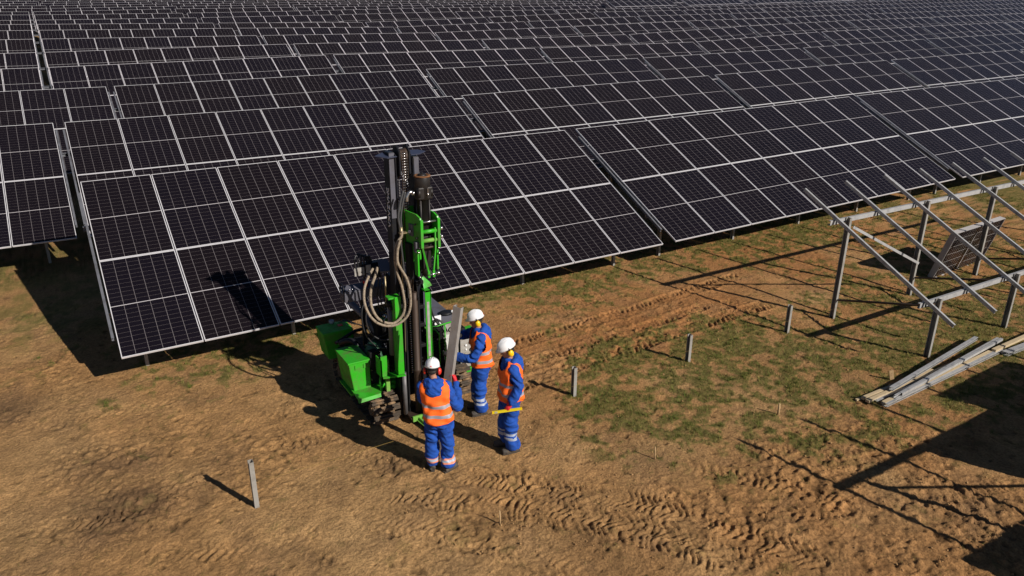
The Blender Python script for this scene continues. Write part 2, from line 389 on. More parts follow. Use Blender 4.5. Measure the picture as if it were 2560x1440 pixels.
# tracks pressed in the soil: (polyline in photo pixels on the ground, width m, depth m, tread spacing m, chevron)
TRACKS = [
 ([(1130, 1190), (1330, 1212), (1560, 1245), (1760, 1300), (1950, 1370), (2120, 1440)], .42, .034, .105, .6),
 ([(930, 1268), (1100, 1255), (1300, 1275), (1500, 1310), (1700, 1370), (1860, 1440)], .42, .032, .105, -.6),
 ([(1250, 985), (1330, 955), (1480, 905), (1640, 850), (1800, 800), (1930, 760)], .42, .058, .13, .5),
 ([(1240, 880), (1400, 830), (1560, 785), (1720, 735), (1860, 690)], .40, .046, .13, -.5),
 ([(1300, 915), (1460, 865), (1620, 815), (1780, 765)], .30, .05, .13, .5),
 ([(60, 1330), (200, 1310), (330, 1285), (430, 1255)], .34, .04, .12, .5),
 ([(150, 1200), (300, 1150), (420, 1095), (560, 1062)], .34, .022, .13, -.5),
 ([(630, 1125), (740, 1105), (860, 1075)], .36, .03, .12, .5),
 ([(640, 1010), (740, 985), (800, 960)], .3, .022, .11, .5),
 ([(330, 1395), (480, 1372), (640, 1385)], .34, .02, .13, .6),
 ([(1700, 1165), (1900, 1205), (2060, 1250), (2200, 1330)], .4, .03, .12, .5),
 ([(2100, 1090), (1950, 1120), (1800, 1160)], .36, .02, .12, -.5),
 ([(1170, 1230), (1400, 1260), (1620, 1310), (1800, 1370), (1960, 1440)], .36, .028, .10, .6),
 ([(880, 1300), (1080, 1330), (1300, 1390), (1500, 1440)], .38, .02, .11, -.6),
 ([(1560, 1245), (1760, 1250), (1960, 1290), (2200, 1380)], .40, .024, .11, -.5),
 ([(1700, 1300), (1900, 1290), (2150, 1270), (2400, 1230), (2560, 1190)], .40, .022, .12, .6),
 ([(860, 1330), (640, 1380), (420, 1420)], .36, .016, .12, .5),
 ([(470, 1100), (640, 1060), (800, 1010)], .34, .018, .12, -.5),
 ([(1230, 800), (1420, 770), (1600, 730)], .34, .022, .12, .5),
 ([(1330, 1050), (1230, 1000), (1210, 900)], .30, .016, .11, .5),
 ([(0, 1080), (140, 1060), (300, 1030), (480, 985)], .36, .016, .13, .5),
 ([(820, 1130), (940, 1160), (1060, 1220), (1150, 1300), (1200, 1440)], .36, .018, .11, .5),
]
# loose clods: (x px, y px, radius m, strength)
CLODS = [(1380, 920, .5, .7), (1450, 890, .5, .7), (1540, 865, .5, .7), (1620, 840, .5, .7), (1720, 810, .5, .7), (1820, 775, .5, .6), (1420, 1255, .45, .6), (1560, 1330, .5, .6), (1700, 1290, .5, .6), (1850, 1380, .7, .6), (2000, 1320, .7, .6), (2180, 1300, .7, .6), (2380, 1260, .8, 1),
 (2300, 1400, .8, .8), (1300, 1200, .3, .8), (300, 1280, .55, 1.1), (400, 1250, .4, .8), (230, 1165, .6, .7), (980, 1165, .35, .9), (2140, 1150, .8, .8), (2250, 1100, .6, .7),
 (1480, 850, .8, .5), (1700, 790, .8, .5), (1290, 930, .5, .6), (2450, 1330, .7, 1), (1180, 1330, .5, .4), (700, 1115, .4, .6), (10, 1040, .5, .5), (1980, 1190, .7, .7), (470, 1215, .25, .6),
 (1640, 1210, .35, .5), (760, 960, .4, .5), (60, 960, .8, .3), (1100, 1250, .5, .4)]
# smeared slick soil
SLICK = [(700, 1300, 1.6), (500, 1380, 1.2), (1000, 1380, 1.2), (330, 1040, 1.2), (1450, 1130, 1.0), (250, 1260, .6), (1100, 1400, 1.0), (100, 1050, 1.2), (520, 1150, .8)]
# grass: (x, y, radius m, strength)
GRASS = [(2250, 760, 1.6, .7), (2420, 720, 1.8, .7), (2130, 700, 1.4, .5), (2330, 640, 2, .5), (2500, 640, 2, .55), (1680, 660, 1.0, .6), (1850, 640, 1.2, .55), (2350, 1010, .8, .6), (1150, 740, 1.0, .6), (1000, 790, .8, .5), (1400, 720, 1.2, .7), (1500, 680, 1.2, .7), (1620, 650, 1.2, .75), (1780, 620, 1.3, .75), (1950, 590, 1.4, .8), (1560, 1050, .7, .8), (1650, 1070, .7, .7), (1800, 1060, .8, .7), (2150, 1050, .7, .6), (1350, 830, .5, .35), (2200, 900, 1.2, .8), (600, 930, .5, .4), (380, 960, .5, .35), (520, 980, .4, .3), (300, 1000, .5, .25), (1480, 930, .6, .8), (1560, 900, .8, .9), (1700, 940, .9, .95), (1800, 880, 1.1, 1), (1950, 870, 1.1, 1), (1950, 960, 1.0, .9), (1750, 1020, .8, .7), (1500, 990, .6, .8),
 (1530, 1060, .5, .75), (2080, 900, .9, .9), (2100, 980, .9, .8), (2040, 1110, .35, .95), (1900, 1060, .8, .5), (2250, 860, 1.2, .85), (2400, 830, 1.6, .85), (2540, 800, 1.8, .9), (2300, 960, .9, .7), (2450, 980, .8, .8),
 (2550, 900, 1.2, .8), (2080, 760, 1.0, .5), (2200, 780, 1.0, .55), (2350, 740, 1.5, .5), (1200, 730, .8, .7), (1330, 715, .9, .75), (1450, 700, 1, .7), (1560, 665, 1, .55), (1720, 630, 1.4, .6), (1880, 600, 1.4, .7), (2030, 570, 1.5, .85), (2180, 535, 1.6, .6),
 (2520, 490, 2.6, 1.1), (2440, 520, 2, .6), (2300, 560, 2, .45), (1600, 1100, .6, .6), (1680, 1110, .5, .55), (430, 905, .7, .45), (520, 930, .5, .45), (620, 880, .8, .5), (1340, 770, .6, .35), (20, 690, 1.0, .7), (110, 790, .6, .4),
 (330, 960, .5, .25), (230, 900, .6, .3), (720, 850, .8, .6), (1050, 700, 1.4, .5), (170, 640, 1.0, .5), (260, 1010, .3, .3), (1640, 850, .3, .4), (1860, 820, .5, .7), (1120, 990, .2, .2), (2470, 860, 1.3, .6), (1350, 900, .25, .3), (1800, 1180, .5, .35), (1230, 760, .4, .5),
 (560, 960, .4, .3), (480, 960, .4, .3), (120, 900, .7, .22)]
RED = [(1300, 890, 1.2, .9), (1450, 850, 1.5, 1.0), (1600, 810, 1.6, 1.0), (1750, 760, 2, 1.0), (1700, 700, 3, .8), (1500, 800, 2.5, .7), (1950, 650, 4, .9), (2250, 600, 6, .9), (1350, 950, 1.0, .5), (2300, 1050, 1.4, .6), (2200, 1350, 2, .45), (2450, 1200, 1.5, .6), (1900, 1330, 1.4, .4), (280, 800, 2.5, .25), (2400, 950, 1.5, .4)]
DAMP = [(300, 1280, .45, 1.6), (350, 1262, .3, 1.2), (20, 1030, .5, 1.0), (250, 1170, .35, .9), (340, 1150, .25, .8), (980, 1160, .25, .8), (300, 1275, .5, .8), (240, 1165, .45, .5), (30, 1020, .5, .7), (410, 1245, .3, .5), (980, 1160, .4, .4), (120, 900, .3, .35), (1500, 1340, .6, .3), (1600, 1150, .35, .5), (2420, 1290, .5, .35), (90, 1280, .3, .4)]

def blobs(X, Y, lst, sharp=2.0):
    o = np.zeros_like(X)
    for px, py, r, s in lst:
        c = gxy((px, py)); o = np.maximum(o, s*np.exp(-((X-c[0])**2+(Y-c[1])**2)/(r*r)/1.5))
    return o

def ground_fields(X, Y):
    """height offset, tint rgb, grass cover"""
    wx = X+.35*(fbm(X*1.3, Y*1.3, 3, 5)-.5); wy = Y+.35*(fbm(X*1.3+9, Y*1.3, 3, 6)-.5)
    grass = blobs(wx, wy, GRASS)
    n1 = fbm(X*3.2, Y*3.2, 4, 11); n2 = fbm(X*11, Y*11, 3, 12)
    n3 = fbm(X*5.5+3, Y*5.5, 4, 14)
    cover = np.clip((grass*1.12+(n1-.5)*1.5+(n3-.5)*2.2+(n2-.5)*1.3-.31)*2.0, 0, 1)*np.clip(grass*3, 0, 1)
    cover = np.maximum(cover, np.clip((n3+.5*n1-.93)*6, 0, 1)*.35*np.clip((X+3)/6+(Y+6)/8, 0, 1))
    far = np.clip((Y-2.5)/1.0, 0, 1)
    cover = np.maximum(cover, far*np.clip((n1-.40)*5, 0, 1)*.8)
    clod = blobs(wx, wy, CLODS)
    z = .035*(fbm(X*.45, Y*.45, 3, 1)-.5)*2
    z += .007*(fbm(X*2.1, Y*2.1, 4, 2)-.5)*2
    # smeared scallops left by wheels, stretched along one direction
    a = R(28); u = X*math.cos(a)+Y*math.sin(a); v = -X*math.sin(a)+Y*math.cos(a)
    sl = np.zeros_like(X)
    for px, py, r in SLICK:
        c = gxy((px, py)); sl = np.maximum(sl, np.exp(-((wx-c[0])**2+(wy-c[1])**2)/(r*r)))
    wv = fbm(u*2.6+2*n1, v*9.5+2.2*n1, 3, 21); sc = 1-np.abs(2*wv-1)
    z += sl*.0055*(sc-.6)+.007*(n2-.5)
    sc2 = 1-np.abs(2*fbm(u*3.2+1.5*n1, v*9+1.5*n1, 2, 27)-1)
    z += .012*np.clip(sc2-.74, 0, 1)*2*(.3+sl)
    # crumbly mid-size relief everywhere, with cracks and heel marks
    md = fbm(wx*6.3, wy*6.3, 4, 35); lump = fbm(X*1.1+2, Y*1.1, 3, 36)
    rgh = np.clip((lump-.50)*4, 0, 1); z += (.003+.007*rgh)*(md-.5)*2*(1-.6*sl)
    crk = 1-np.abs(2*fbm(wx*4.5+7, wy*4.5, 3, 37)-1); z -= .016*np.clip(crk-.86, 0, 1)*7*rgh*.6
    fn = fbm(wx*15, wy*15, 3, 39); z += (.005+.012*rgh)*(np.abs(2*fn-1)-.25)*(1-.45*sl)
    w1, v1 = wor(wx*8.5+.8*n2, wy*8.5, 1); lumpy = np.clip(rgh*.45+clod*1.1, 0, 1)*np.clip((v1-.25)*2, 0, 1); z += lumpy*.030*np.sqrt(np.clip(.55-w1, 0, 1))*(.5+v1)
    w2, v2 = wor(X*19, Y*19, 2); z += np.clip(.25*rgh+.8*clod+.1, 0, 1)*np.clip((v2-.6)*4, 0, 1)*.022*np.clip(.45-w2, 0, 1)*2
    pit = fbm(X*9+1, Y*9, 2, 38); z -= .022*np.clip(.30-pit, 0, 1)*5
    cl = fbm(X*7.5+2.2*n1, Y*7.5, 3, 31); clr = np.abs(2*cl-1)
    cl2 = fbm(X*17, Y*17, 2, 33)
    z += clod*(.075*np.clip(cl-.46, 0, 1)*2.2+.04*(.3-clr)+.028*(cl2-.5))
    tone = np.zeros_like(X)
    pressed = np.zeros_like(X)
    for pts, wd, dep, sp, chev in TRACKS:
        P = [gxy(p) for p in pts]; best = np.full(X.shape, 9.0); along = np.zeros_like(X); sd_ = np.zeros_like(X); acc = 0
        x0, x1 = min(p[0] for p in P)-1, max(p[0] for p in P)+1; y0, y1 = min(p[1] for p in P)-1, max(p[1] for p in P)+1
        mk = (X > x0) & (X < x1) & (Y > y0) & (Y < y1)
        if not mk.any(): continue
        xx, yy = wx[mk]*.35+X[mk]*.65, wy[mk]*.35+Y[mk]*.65
        b_ = np.full(xx.shape, 9.0); al = np.zeros_like(xx); ss = np.zeros_like(xx)
        for A, B in zip(P[:-1], P[1:]):
            d, t, s_ = seg_d(xx, yy, A, B); m_ = d < b_; b_[m_] = d[m_]; al[m_] = acc+t[m_]; ss[m_] = s_[m_]; acc += math.hypot(B[0]-A[0], B[1]-A[1])
        lat = b_*ss
        fade = np.clip((fbm(xx*1.9, yy*1.9, 3, 41)-.26)*4.2, 0, 1)
        ends = np.clip(al/.35, 0, 1)*np.clip((acc-al)/.35, 0, 1)
        inside = np.clip((wd/2-b_)/.03, 0, 1)*ends
        nn = n1[mk]
        ph = (al+chev*np.abs(lat)*1.0+.13*(nn-.5)*2+.05*n2[mk])/sp
        tr = np.clip(np.sin(2*np.pi*ph)*1.6, -1, 1)
        rim = np.exp(-((b_-wd/2-.035)/.04)**2)*ends
        dep = dep*.62; dz = inside*(-dep*.45+dep*.60*tr*fade)+rim*dep*.45*(.3+fbm(xx*6, yy*6, 2, 43))
        z[mk] += dz*(1-.55*cover[mk]); pressed[mk] = np.maximum(pressed[mk], inside)
    z += cover*.02*(n2-.3)
    # small stones and crumbs
    cr = fbm(X*26, Y*26, 2, 51); z += .011*np.clip(cr-.62, 0, 1)*4*(.3+clod*1.2)
    # colour
    red = np.clip(blobs(wx, wy, RED)+.2*(n1-.5), 0, 1); damp = np.clip(blobs(wx, wy, DAMP)*(.5+n1), 0, 1)
    big = fbm(X*.7, Y*.7, 4, 61)
    base = np.array([.475, .268, .111]); rd = np.array([.445, .20, .072]); pale = np.array([.58, .365, .168]); dk = np.array([.12, .072, .04])
    c = base[None]*np.ones((X.size, 1)); f = lambda a_: a_.ravel()[:, None]
    c = c*(1-f(red))+rd*f(red)
    pl = np.clip((big-.45)*2.2+.3*sl, 0, 1); c = c*(1-f(pl)*.7)+pale*f(pl)*.7
    mott = np.clip((n1-.35)*1.7, 0, 1); c = c*(.74+.36*f(mott)); sp_ = np.clip((n3-.55)*5, 0, 1)*np.clip((lump-.35)*3, 0, 1); c = c*(1-.30*f(sp_))
    c = c*(.84+.3*f(n2)); cc_ = np.clip(.5-w1, 0, .5)*2*lumpy; c = c*(1+.12*f(cc_)); dk2 = np.clip((w1-.5)*4, 0, 1)*np.clip(lumpy*1.5, 0, 1); c = c*(1-.35*f(dk2)); hole = np.clip((.27-pit)*8, 0, 1); c = c*(1-.5*f(hole))
    dd = np.clip(damp+.35*clod*np.clip(.62-cl, 0, 1)*1.6, 0, 1); c = c*(1-f(dd)*.75)+dk*f(dd)*.75
    bl = np.clip(np.clip((fbm(X*2.3+5, Y*2.3, 4, 71)-.56)*5, 0, 1)*.28, 0, 1); c = c*(1-f(bl))+dk*1.6*f(bl)
    return z, c, cover

gx_ = axis(-60, -2.7, 18.5, 460, .021, 1.045); gy_ = axis(-45, -10.4, 4.2, 520, .021, 1.07)
XX, YY = np.meshgrid(gx_, gy_); nxg, nyg = len(gx_), len(gy_)
dz, tint, cover = ground_fields(XX, YY)
nearf = np.clip((17-np.abs(YY+2))/6, 0, 1)*np.clip((34-np.abs(XX-8))/8, 0, 1)
ZZ = gz(XX, YY)+dz*nearf
gm = bpy.data.meshes.new('ground')
nv = nxg*nyg; nq = (nxg-1)*(nyg-1)
gm.vertices.add(nv); gm.vertices.foreach_set('co', np.stack([XX.ravel(), YY.ravel(), ZZ.ravel()], 1).ravel())
ii = (np.arange(nyg-1)[:, None]*nxg+np.arange(nxg-1)[None]).ravel()
loops = np.stack([ii, ii+1, ii+nxg+1, ii+nxg], 1).astype(np.int32).ravel()
gm.loops.add(nq*4); gm.loops.foreach_set('vertex_index', loops)
gm.polygons.add(nq); gm.polygons.foreach_set('loop_start', np.arange(0, nq*4, 4, dtype=np.int32)); gm.polygons.foreach_set('loop_total', np.full(nq, 4, dtype=np.int32))
gm.polygons.foreach_set('use_smooth', np.ones(nq, dtype=bool)); gm.update()
ca = gm.color_attributes.new('soil', 'FLOAT_COLOR', 'POINT')
ca.data.foreach_set('color', np.concatenate([tint, cover.ravel()[:, None]], 1).ravel())
mg = bpy.data.materials.new('soil and thin grass'); mg.use_nodes = True; N, L = nodes(mg); b = N['Principled BSDF']
vc = N.new('ShaderNodeVertexColor'); vc.layer_name = 'soil'
tc = N.new('ShaderNodeTexCoord')
n1 = N.new('ShaderNodeTexNoise'); n1.inputs['Scale'].default_value = 28; n1.inputs['Detail'].default_value = 6; n1.inputs['Roughness'].default_value = .7; L.new(tc.outputs['Object'], n1.inputs[0])
n2 = N.new('ShaderNodeTexNoise'); n2.inputs['Scale'].default_value = 7; n2.inputs['Detail'].default_value = 8; n2.inputs['Roughness'].default_value = .75; L.new(tc.outputs['Object'], n2.inputs[0])
mr = N.new('ShaderNodeMapRange'); mr.inputs[1].default_value = .34; mr.inputs[2].default_value = .66; mr.inputs[3].default_value = .60; mr.inputs[4].default_value = 1.30; L.new(n1.outputs[0], mr.inputs[0])
mul = N.new('ShaderNodeVectorMath'); mul.operation = 'SCALE'; L.new(vc.outputs[0], mul.inputs[0]); L.new(mr.outputs[0], mul.inputs['Scale'])
gr = N.new('ShaderNodeValToRGB'); e = gr.color_ramp.elements
e[0].position = .32; e[0].color = (.040, .060, .010, 1); e[1].position = .68; e[1].color = (.26, .18, .07, 1)
e2 = gr.color_ramp.elements.new(.5); e2.color = (.10, .105, .026, 1)
L.new(n2.outputs[0], gr.inputs[0])
gm_f = N.new('ShaderNodeMath'); gm_f.operation = 'MULTIPLY'; L.new(vc.outputs[1], gm_f.inputs[0])
mr2 = N.new('ShaderNodeMapRange'); mr2.inputs[1].default_value = .35; mr2.inputs[2].default_value = .55; mr2.inputs[3].default_value = .35; mr2.inputs[4].default_value = .95; L.new(n1.outputs[0], mr2.inputs[0]); L.new(mr2.outputs[0], gm_f.inputs[1])
mx = N.new('ShaderNodeMix'); mx.data_type = 'RGBA'; L.new(gm_f.outputs[0], mx.inputs[0]); L.new(mul.outputs[0], mx.inputs[6]); L.new(gr.outputs[0], mx.inputs[7])
L.new(mx.outputs[2], b.inputs['Base Color']); b.inputs['Roughness'].default_value = .95; b.inputs['Specular IOR Level'].default_value = .15
bp1 = N.new('ShaderNodeBump'); bp1.inputs['Strength'].default_value = .9; bp1.inputs['Distance'].default_value = .025
ad = N.new('ShaderNodeMath'); ad.operation = 'ADD'; L.new(n1.outputs[0], ad.inputs[0]); L.new(n2.outputs[0], ad.inputs[1]); L.new(ad.outputs[0], bp1.inputs['Height']); L.new(bp1.outputs[0], b.inputs['Normal'])
gm.materials.append(mg)
ground = link('ground', gm); tag(ground, kind='structure')
def hg(x, y):               # height of the finished ground
    i = int(np.clip(np.searchsorted(gx_, x)-1, 0, nxg-2)); j = int(np.clip(np.searchsorted(gy_, y)-1, 0, nyg-2))
    return float(ZZ[j, i])

# ------------------------------------------------------------------ grass blades (uncountable)
rs = np.random.RandomState(3)
def grass_blades(n, x0, x1, y0, y1, thr, hmin, hmax):
    px = rs.uniform(x0, x1, n); py = rs.uniform(y0, y1, n)
    i = np.clip(np.searchsorted(gx_, px)-1, 0, nxg-2); j = np.clip(np.searchsorted(gy_, py)-1, 0, nyg-2)
    cv = cover[j, i]; k = cv > thr+(1-thr)*rs.uniform(0, 1, n)**1.2*.9
    return px[k], py[k], ZZ[j, i][k], cv[k]
bx, by, bz, bc = grass_blades(520000, -4, 27, -10.5, 3.2, .12, 0, 0)
tk = rs.choice(len(bx), 2600); tk = tk[bc[tk] > .45]; m_t = 16
tx = np.repeat(bx[tk], m_t)+rs.normal(0, .018, len(tk)*m_t); ty = np.repeat(by[tk], m_t)+rs.normal(0, .018, len(tk)*m_t)
sx_ = rs.uniform(-3, 22, 7000); sy_ = rs.uniform(-10.4, 3, 7000)
def gh(x, y):
    i = np.clip(np.searchsorted(gx_, x)-1, 0, nxg-2); j = np.clip(np.searchsorted(gy_, y)-1, 0, nyg-2); return ZZ[j, i]
nb0 = len(bx); kind_ = np.concatenate([np.zeros(nb0), np.ones(len(tx)), np.full(len(sx_), 2)])
bx = np.concatenate([bx, tx, sx_]); by = np.concatenate([by, ty, sy_]); bz = np.concatenate([bz, gh(tx, ty), gh(sx_, sy_)+.008]); bc = np.concatenate([bc, np.ones(len(tx)), np.zeros(len(sx_))])
nb = len(bx); ang = rs.uniform(0, 6.283, nb); hh = rs.uniform(.012, .045, nb)*(.5+bc*.7); lean = rs.uniform(.1, 1.1, nb)*hh
wd_ = rs.uniform(.002, .0045, nb)
k1 = kind_ == 1; hh[k1] = rs.uniform(.03, .085, k1.sum()); lean[k1] = hh[k1]*rs.uniform(.2, 1.3, k1.sum())
k2 = kind_ == 2; hh[k2] = rs.uniform(0, .012, k2.sum()); lean[k2] = rs.uniform(.03, .10, k2.sum()); wd_[k2] = .0022
ca_, sa_ = np.cos(ang), np.sin(ang)
p0 = np.stack([bx-sa_*wd_, by+ca_*wd_, bz-.004], 1); p1 = np.stack([bx+sa_*wd_, by-ca_*wd_, bz-.004], 1)
p2 = np.stack([bx+ca_*lean, by+sa_*lean, bz+hh], 1)
bm_ = bpy.data.meshes.new('grass'); bm_.vertices.add(nb*3); bm_.vertices.foreach_set('co', np.stack([p0, p1, p2], 1).ravel())
bm_.loops.add(nb*3); bm_.loops.foreach_set('vertex_index', np.arange(nb*3, dtype=np.int32)); bm_.polygons.add(nb)
bm_.polygons.foreach_set('loop_start', np.arange(0, nb*3, 3, dtype=np.int32)); bm_.polygons.foreach_set('loop_total', np.full(nb, 3, dtype=np.int32)); bm_.update()
mgr = bpy.data.materials.new('grass blades'); mgr.use_nodes = True; N, L = nodes(mgr); b = N['Principled BSDF']
tc = N.new('ShaderNodeTexCoord'); nn = N.new('ShaderNodeTexNoise'); nn.inputs['Scale'].default_value = 4; nn.inputs['Detail'].default_value = 10; nn.inputs['Roughness'].default_value = .8; L.new(tc.outputs['Object'], nn.inputs[0])
rr = N.new('ShaderNodeValToRGB'); e = rr.color_ramp.elements; e[0].position = .38; e[0].color = (.05, .095, .012, 1); e[1].position = .64; e[1].color = (.33, .25, .09, 1)
e3 = rr.color_ramp.elements.new(.5); e3.color = (.13, .145, .028, 1)
L.new(nn.outputs[0], rr.inputs[0]); L.new(rr.outputs[0], b.inputs['Base Color']); b.inputs['Roughness'].default_value = .8; b.inputs['Specular IOR Level'].default_value = .2
bm_.materials.append(mgr)
tag(link('grass', bm_), 'thin patchy grass and dry stalks growing over the bare soil', 'grass', kind='stuff')

nc = 60000; cx_ = rs.uniform(-2.6, 18.5, nc); cy_ = rs.uniform(-10.4, 3.5, nc)
cm_ = blobs(cx_, cy_, CLODS); cl_ = fbm(cx_*1.3, cy_*1.3, 3, 81); keep = rs.uniform(0, 1, nc) < np.clip(.012+.6*cm_+np.clip((cl_-.58)*2.5, 0, .3), 0, 1)*np.clip((cx_+.5)/4, .15, 1)
cx_, cy_ = cx_[keep], cy_[keep]; nc = len(cx_); sz = .004+.017*rs.uniform(0, 1, nc)**3.2; cz_ = gh(cx_, cy_)
oc = np.array([(1, 0, 0), (0, 1, 0), (-1, 0, 0), (0, -1, 0), (0, 0, .8), (0, 0, -.8)], float)
vv_ = oc[None]*sz[:, None, None]*rs.uniform(.55, 1.35, (nc, 6, 1))+rs.normal(0, .18, (nc, 6, 3))*sz[:, None, None]; an_ = rs.uniform(0, 6.28, nc); c_, s_ = np.cos(an_)[:, None], np.sin(an_)[:, None]
vx = vv_[:, :, 0]*c_-vv_[:, :, 1]*s_+cx_[:, None]; vy = vv_[:, :, 0]*s_+vv_[:, :, 1]*c_+cy_[:, None]; vz = vv_[:, :, 2]+cz_[:, None]+sz[:, None]*.35
tri = np.array([(0, 1, 4), (1, 2, 4), (2, 3, 4), (3, 0, 4), (1, 0, 5), (2, 1, 5), (3, 2, 5), (0, 3, 5)])
cm2 = bpy.data.meshes.new('soil_crumbs'); cm2.vertices.add(nc*6); cm2.vertices.foreach_set('co', np.stack([vx, vy, vz], 2).ravel())
li = (tri[None]+np.arange(nc)[:, None, None]*6).astype(np.int32).ravel(); cm2.loops.add(len(li)); cm2.loops.foreach_set('vertex_index', li); cm2.polygons.add(nc*8)
cm2.polygons.foreach_set('loop_start', np.arange(0, nc*24, 3, dtype=np.int32)); cm2.polygons.foreach_set('loop_total', np.full(nc*8, 3, dtype=np.int32)); cm2.update()
cm2.materials.append(principled('crumbled soil', (.37, .225, .105), .95, 0, vscale=2, var_col=(.24, .14, .065), spec=.05))
tag(link('soil_crumbs', cm2), 'loose crumbs and small clods of dry soil scattered over the ground', 'soil crumbs', kind='stuff')

# ------------------------------------------------------------------ solar panels and tables
TH = TILT; cT, sT = math.cos(TH), math.sin(TH)
SL = Vector((0, cT, sT)); NR = Vector((0, -sT, cT))
def glass_mesh(name='solar_panel', back=False):
    me = bpy.data.meshes.new(name); W2, L2 = (PW-GAP)/2-.013, PL/2-.013
    me.from_pydata([(-W2, -L2, 0), (W2, -L2, 0), (W2, L2, 0), (-W2, L2, 0), (-W2, -L2, -.006), (W2, -L2, -.006), (W2, L2, -.006), (-W2, L2, -.006)], [], [(0, 1, 2, 3), (7, 6, 5, 4)])
    uvl = me.uv_layers.new(name='UVMap')
    for i, uv in enumerate([(0, 0), (1, 0), (1, 1), (0, 1), (0, 1), (1, 1), (1, 0), (0, 0)]): uvl.data[i].uv = uv
    me.materials.append(M['cells']); me.materials.append(M['cellsback']); me.polygons[1].material_index = 1
    return me
def frame_mb():
    m = MB(); W2, L2, t = (PW-GAP)/2, PL/2, .013
    m.box((-W2, -L2, -.034), (-W2+t, L2, .003)); m.box((W2-t, -L2, -.034), (W2, L2, .003))
    m.box((-W2+t, -L2, -.034), (W2-t, -L2+t, .003)); m.box((-W2+t, L2-t, -.034), (W2-t, L2, .003))
    return m
ME_GLASS = glass_mesh(); ME_FRAME = frame_mb().mesh('panel_frame', [M['alu']])
def joined_panel():         # glass and frame as one mesh, for panels too small to show them apart
    me = bpy.data.meshes.new('solar_panel'); bm = bmesh.new(); bm.from_mesh(ME_GLASS); bm.from_mesh(ME_FRAME)
    nf = len(ME_GLASS.polygons); bm.faces.ensure_lookup_table()
    for i, f in enumerate(bm.faces):
        if i >= nf: f.material_index = 2
    bm.to_mesh(me); bm.free(); me.materials.append(M['cells']); me.materials.append(M['cellsback']); me.materials.append(M['alu_far']); return me
ME_JOIN = joined_panel()
def block_mesh():           # a whole far table's panels in one mesh
    me = bpy.data.meshes.new('panel_field'); bm = bmesh.new()
    for r_ in range(2):
        for i in range(9):
            n0 = len(bm.verts); bm.from_mesh(ME_JOIN); bm.verts.ensure_lookup_table()
            for vv in bm.verts[n0:]:
                vv.co = Vector(((i+.5)*PW, 0, 0))+SL*((r_+.5)*PL+r_*GAP+vv.co.y)+NR*vv.co.z+Vector((vv.co.x, 0, 0))
    bm.to_mesh(me); bm.free()
    for m in ME_JOIN.materials: me.materials.append(m)
    return me
RX = [i*PW-.012 for i in range(10)]; RX[0] = -.05; RX[9] = 9*PW+.03
def rail_mb(x, s0=.5, s1=4.5):
    m = MB(); a = SL*s0+NR*-.072+Vector((x, 0, 0)); bq = SL*s1+NR*-.072+Vector((x, 0, 0)); m.chan(a, bq, .045, .07, .004, up=NR, flip=1, lip=.012); return m
YF, YR = 1.12, 3.26
def plane_z(y): return y*math.tan(TH)
def beam_mb(y, x0, x1, fl=1):
    m = MB(); z = plane_z(y)-.19
    m.chan(Vector((x0, y, z)), Vector((x1, y, z)), .05, .095, .004, flip=fl, lip=.018)
    return m
def post_mb(x, y, down):
    m = MB(); zt_ = plane_z(y)-.10
    m.chan(Vector((x, y-.075, -down)), Vector((x, y-.075, zt_)), .06, .085, .005, up=Vector((0, 1, 0)), flip=1, lip=.014)
    return m
PX = [.42+2.70*i for i in range(5)]
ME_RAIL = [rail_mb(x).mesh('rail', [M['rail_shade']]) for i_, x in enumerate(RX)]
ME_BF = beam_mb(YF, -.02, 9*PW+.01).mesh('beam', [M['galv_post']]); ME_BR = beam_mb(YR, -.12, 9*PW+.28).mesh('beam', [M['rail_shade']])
ME_PF = post_mb(0, YF, 1.1).mesh('post', [M['galv_post']]); ME_PR = post_mb(0, YR, 1.1).mesh('post', [M['galv_post']])
ME_BLOCK = block_mesh()
def put(name, me, parent, loc=(0, 0, 0), rx=0.0):
    o = bpy.data.objects.new(name, me); col.objects.link(o); o.parent = parent; o.location = loc; o.rotation_euler.x = rx; return o
def make_table(name, loc, slope, detail, lab, grp):
    t = empty(name, loc, lab, 'solar table', grp); t.rotation_euler.y = -slope
    if detail == 0:
        put('panel_field', ME_BLOCK, t); put('beam', ME_BR, t); return t
    for r_ in range(2):
        for i in range(9):
            c = Vector(((i+.5)*PW, 0, 0))+SL*((r_+.5)*PL+r_*GAP)
            jit = (rnd.uniform(-.0035, .0035)) if detail > 1 else 0
            p = put('solar_panel', ME_GLASS if detail > 1 else ME_JOIN, t, c+NR*jit, TH)
            if detail > 1: put('panel_frame', ME_FRAME, p)
    put('beam', ME_BF, t); put('beam', ME_BR, t)
    for k in range(10) if detail > 1 else (0, 9): put('rail', ME_RAIL[k], t)
    for x in PX if detail > 1 else ():
        put('post', ME_PF, t, (x, 0, 0)); put('post', ME_PR, t, (x, 0, 0))
    return t
ORD = ['zeroth', 'first', 'second', 'third', 'fourth', 'fifth', 'sixth', 'seventh', 'eighth', 'ninth', 'tenth', 'eleventh', 'twelfth', 'thirteenth', 'fourteenth', 'fifteenth', 'sixteenth',
       'seventeenth', 'eighteenth', 'nineteenth', 'twentieth', 'twenty-first', 'twenty-second', 'twenty-third', 'twenty-fourth', 'twenty-fifth', 'twenty-sixth', 'twenty-seventh', 'twenty-eighth', 'twenty-ninth', 'thirtieth']
def proj(P):
    d = Vector(P)-CAM; w_ = d.dot(FW); return (1280+FPX*d.dot(RT)/w_, 720-FPX*d.dot(UP)/w_, w_)
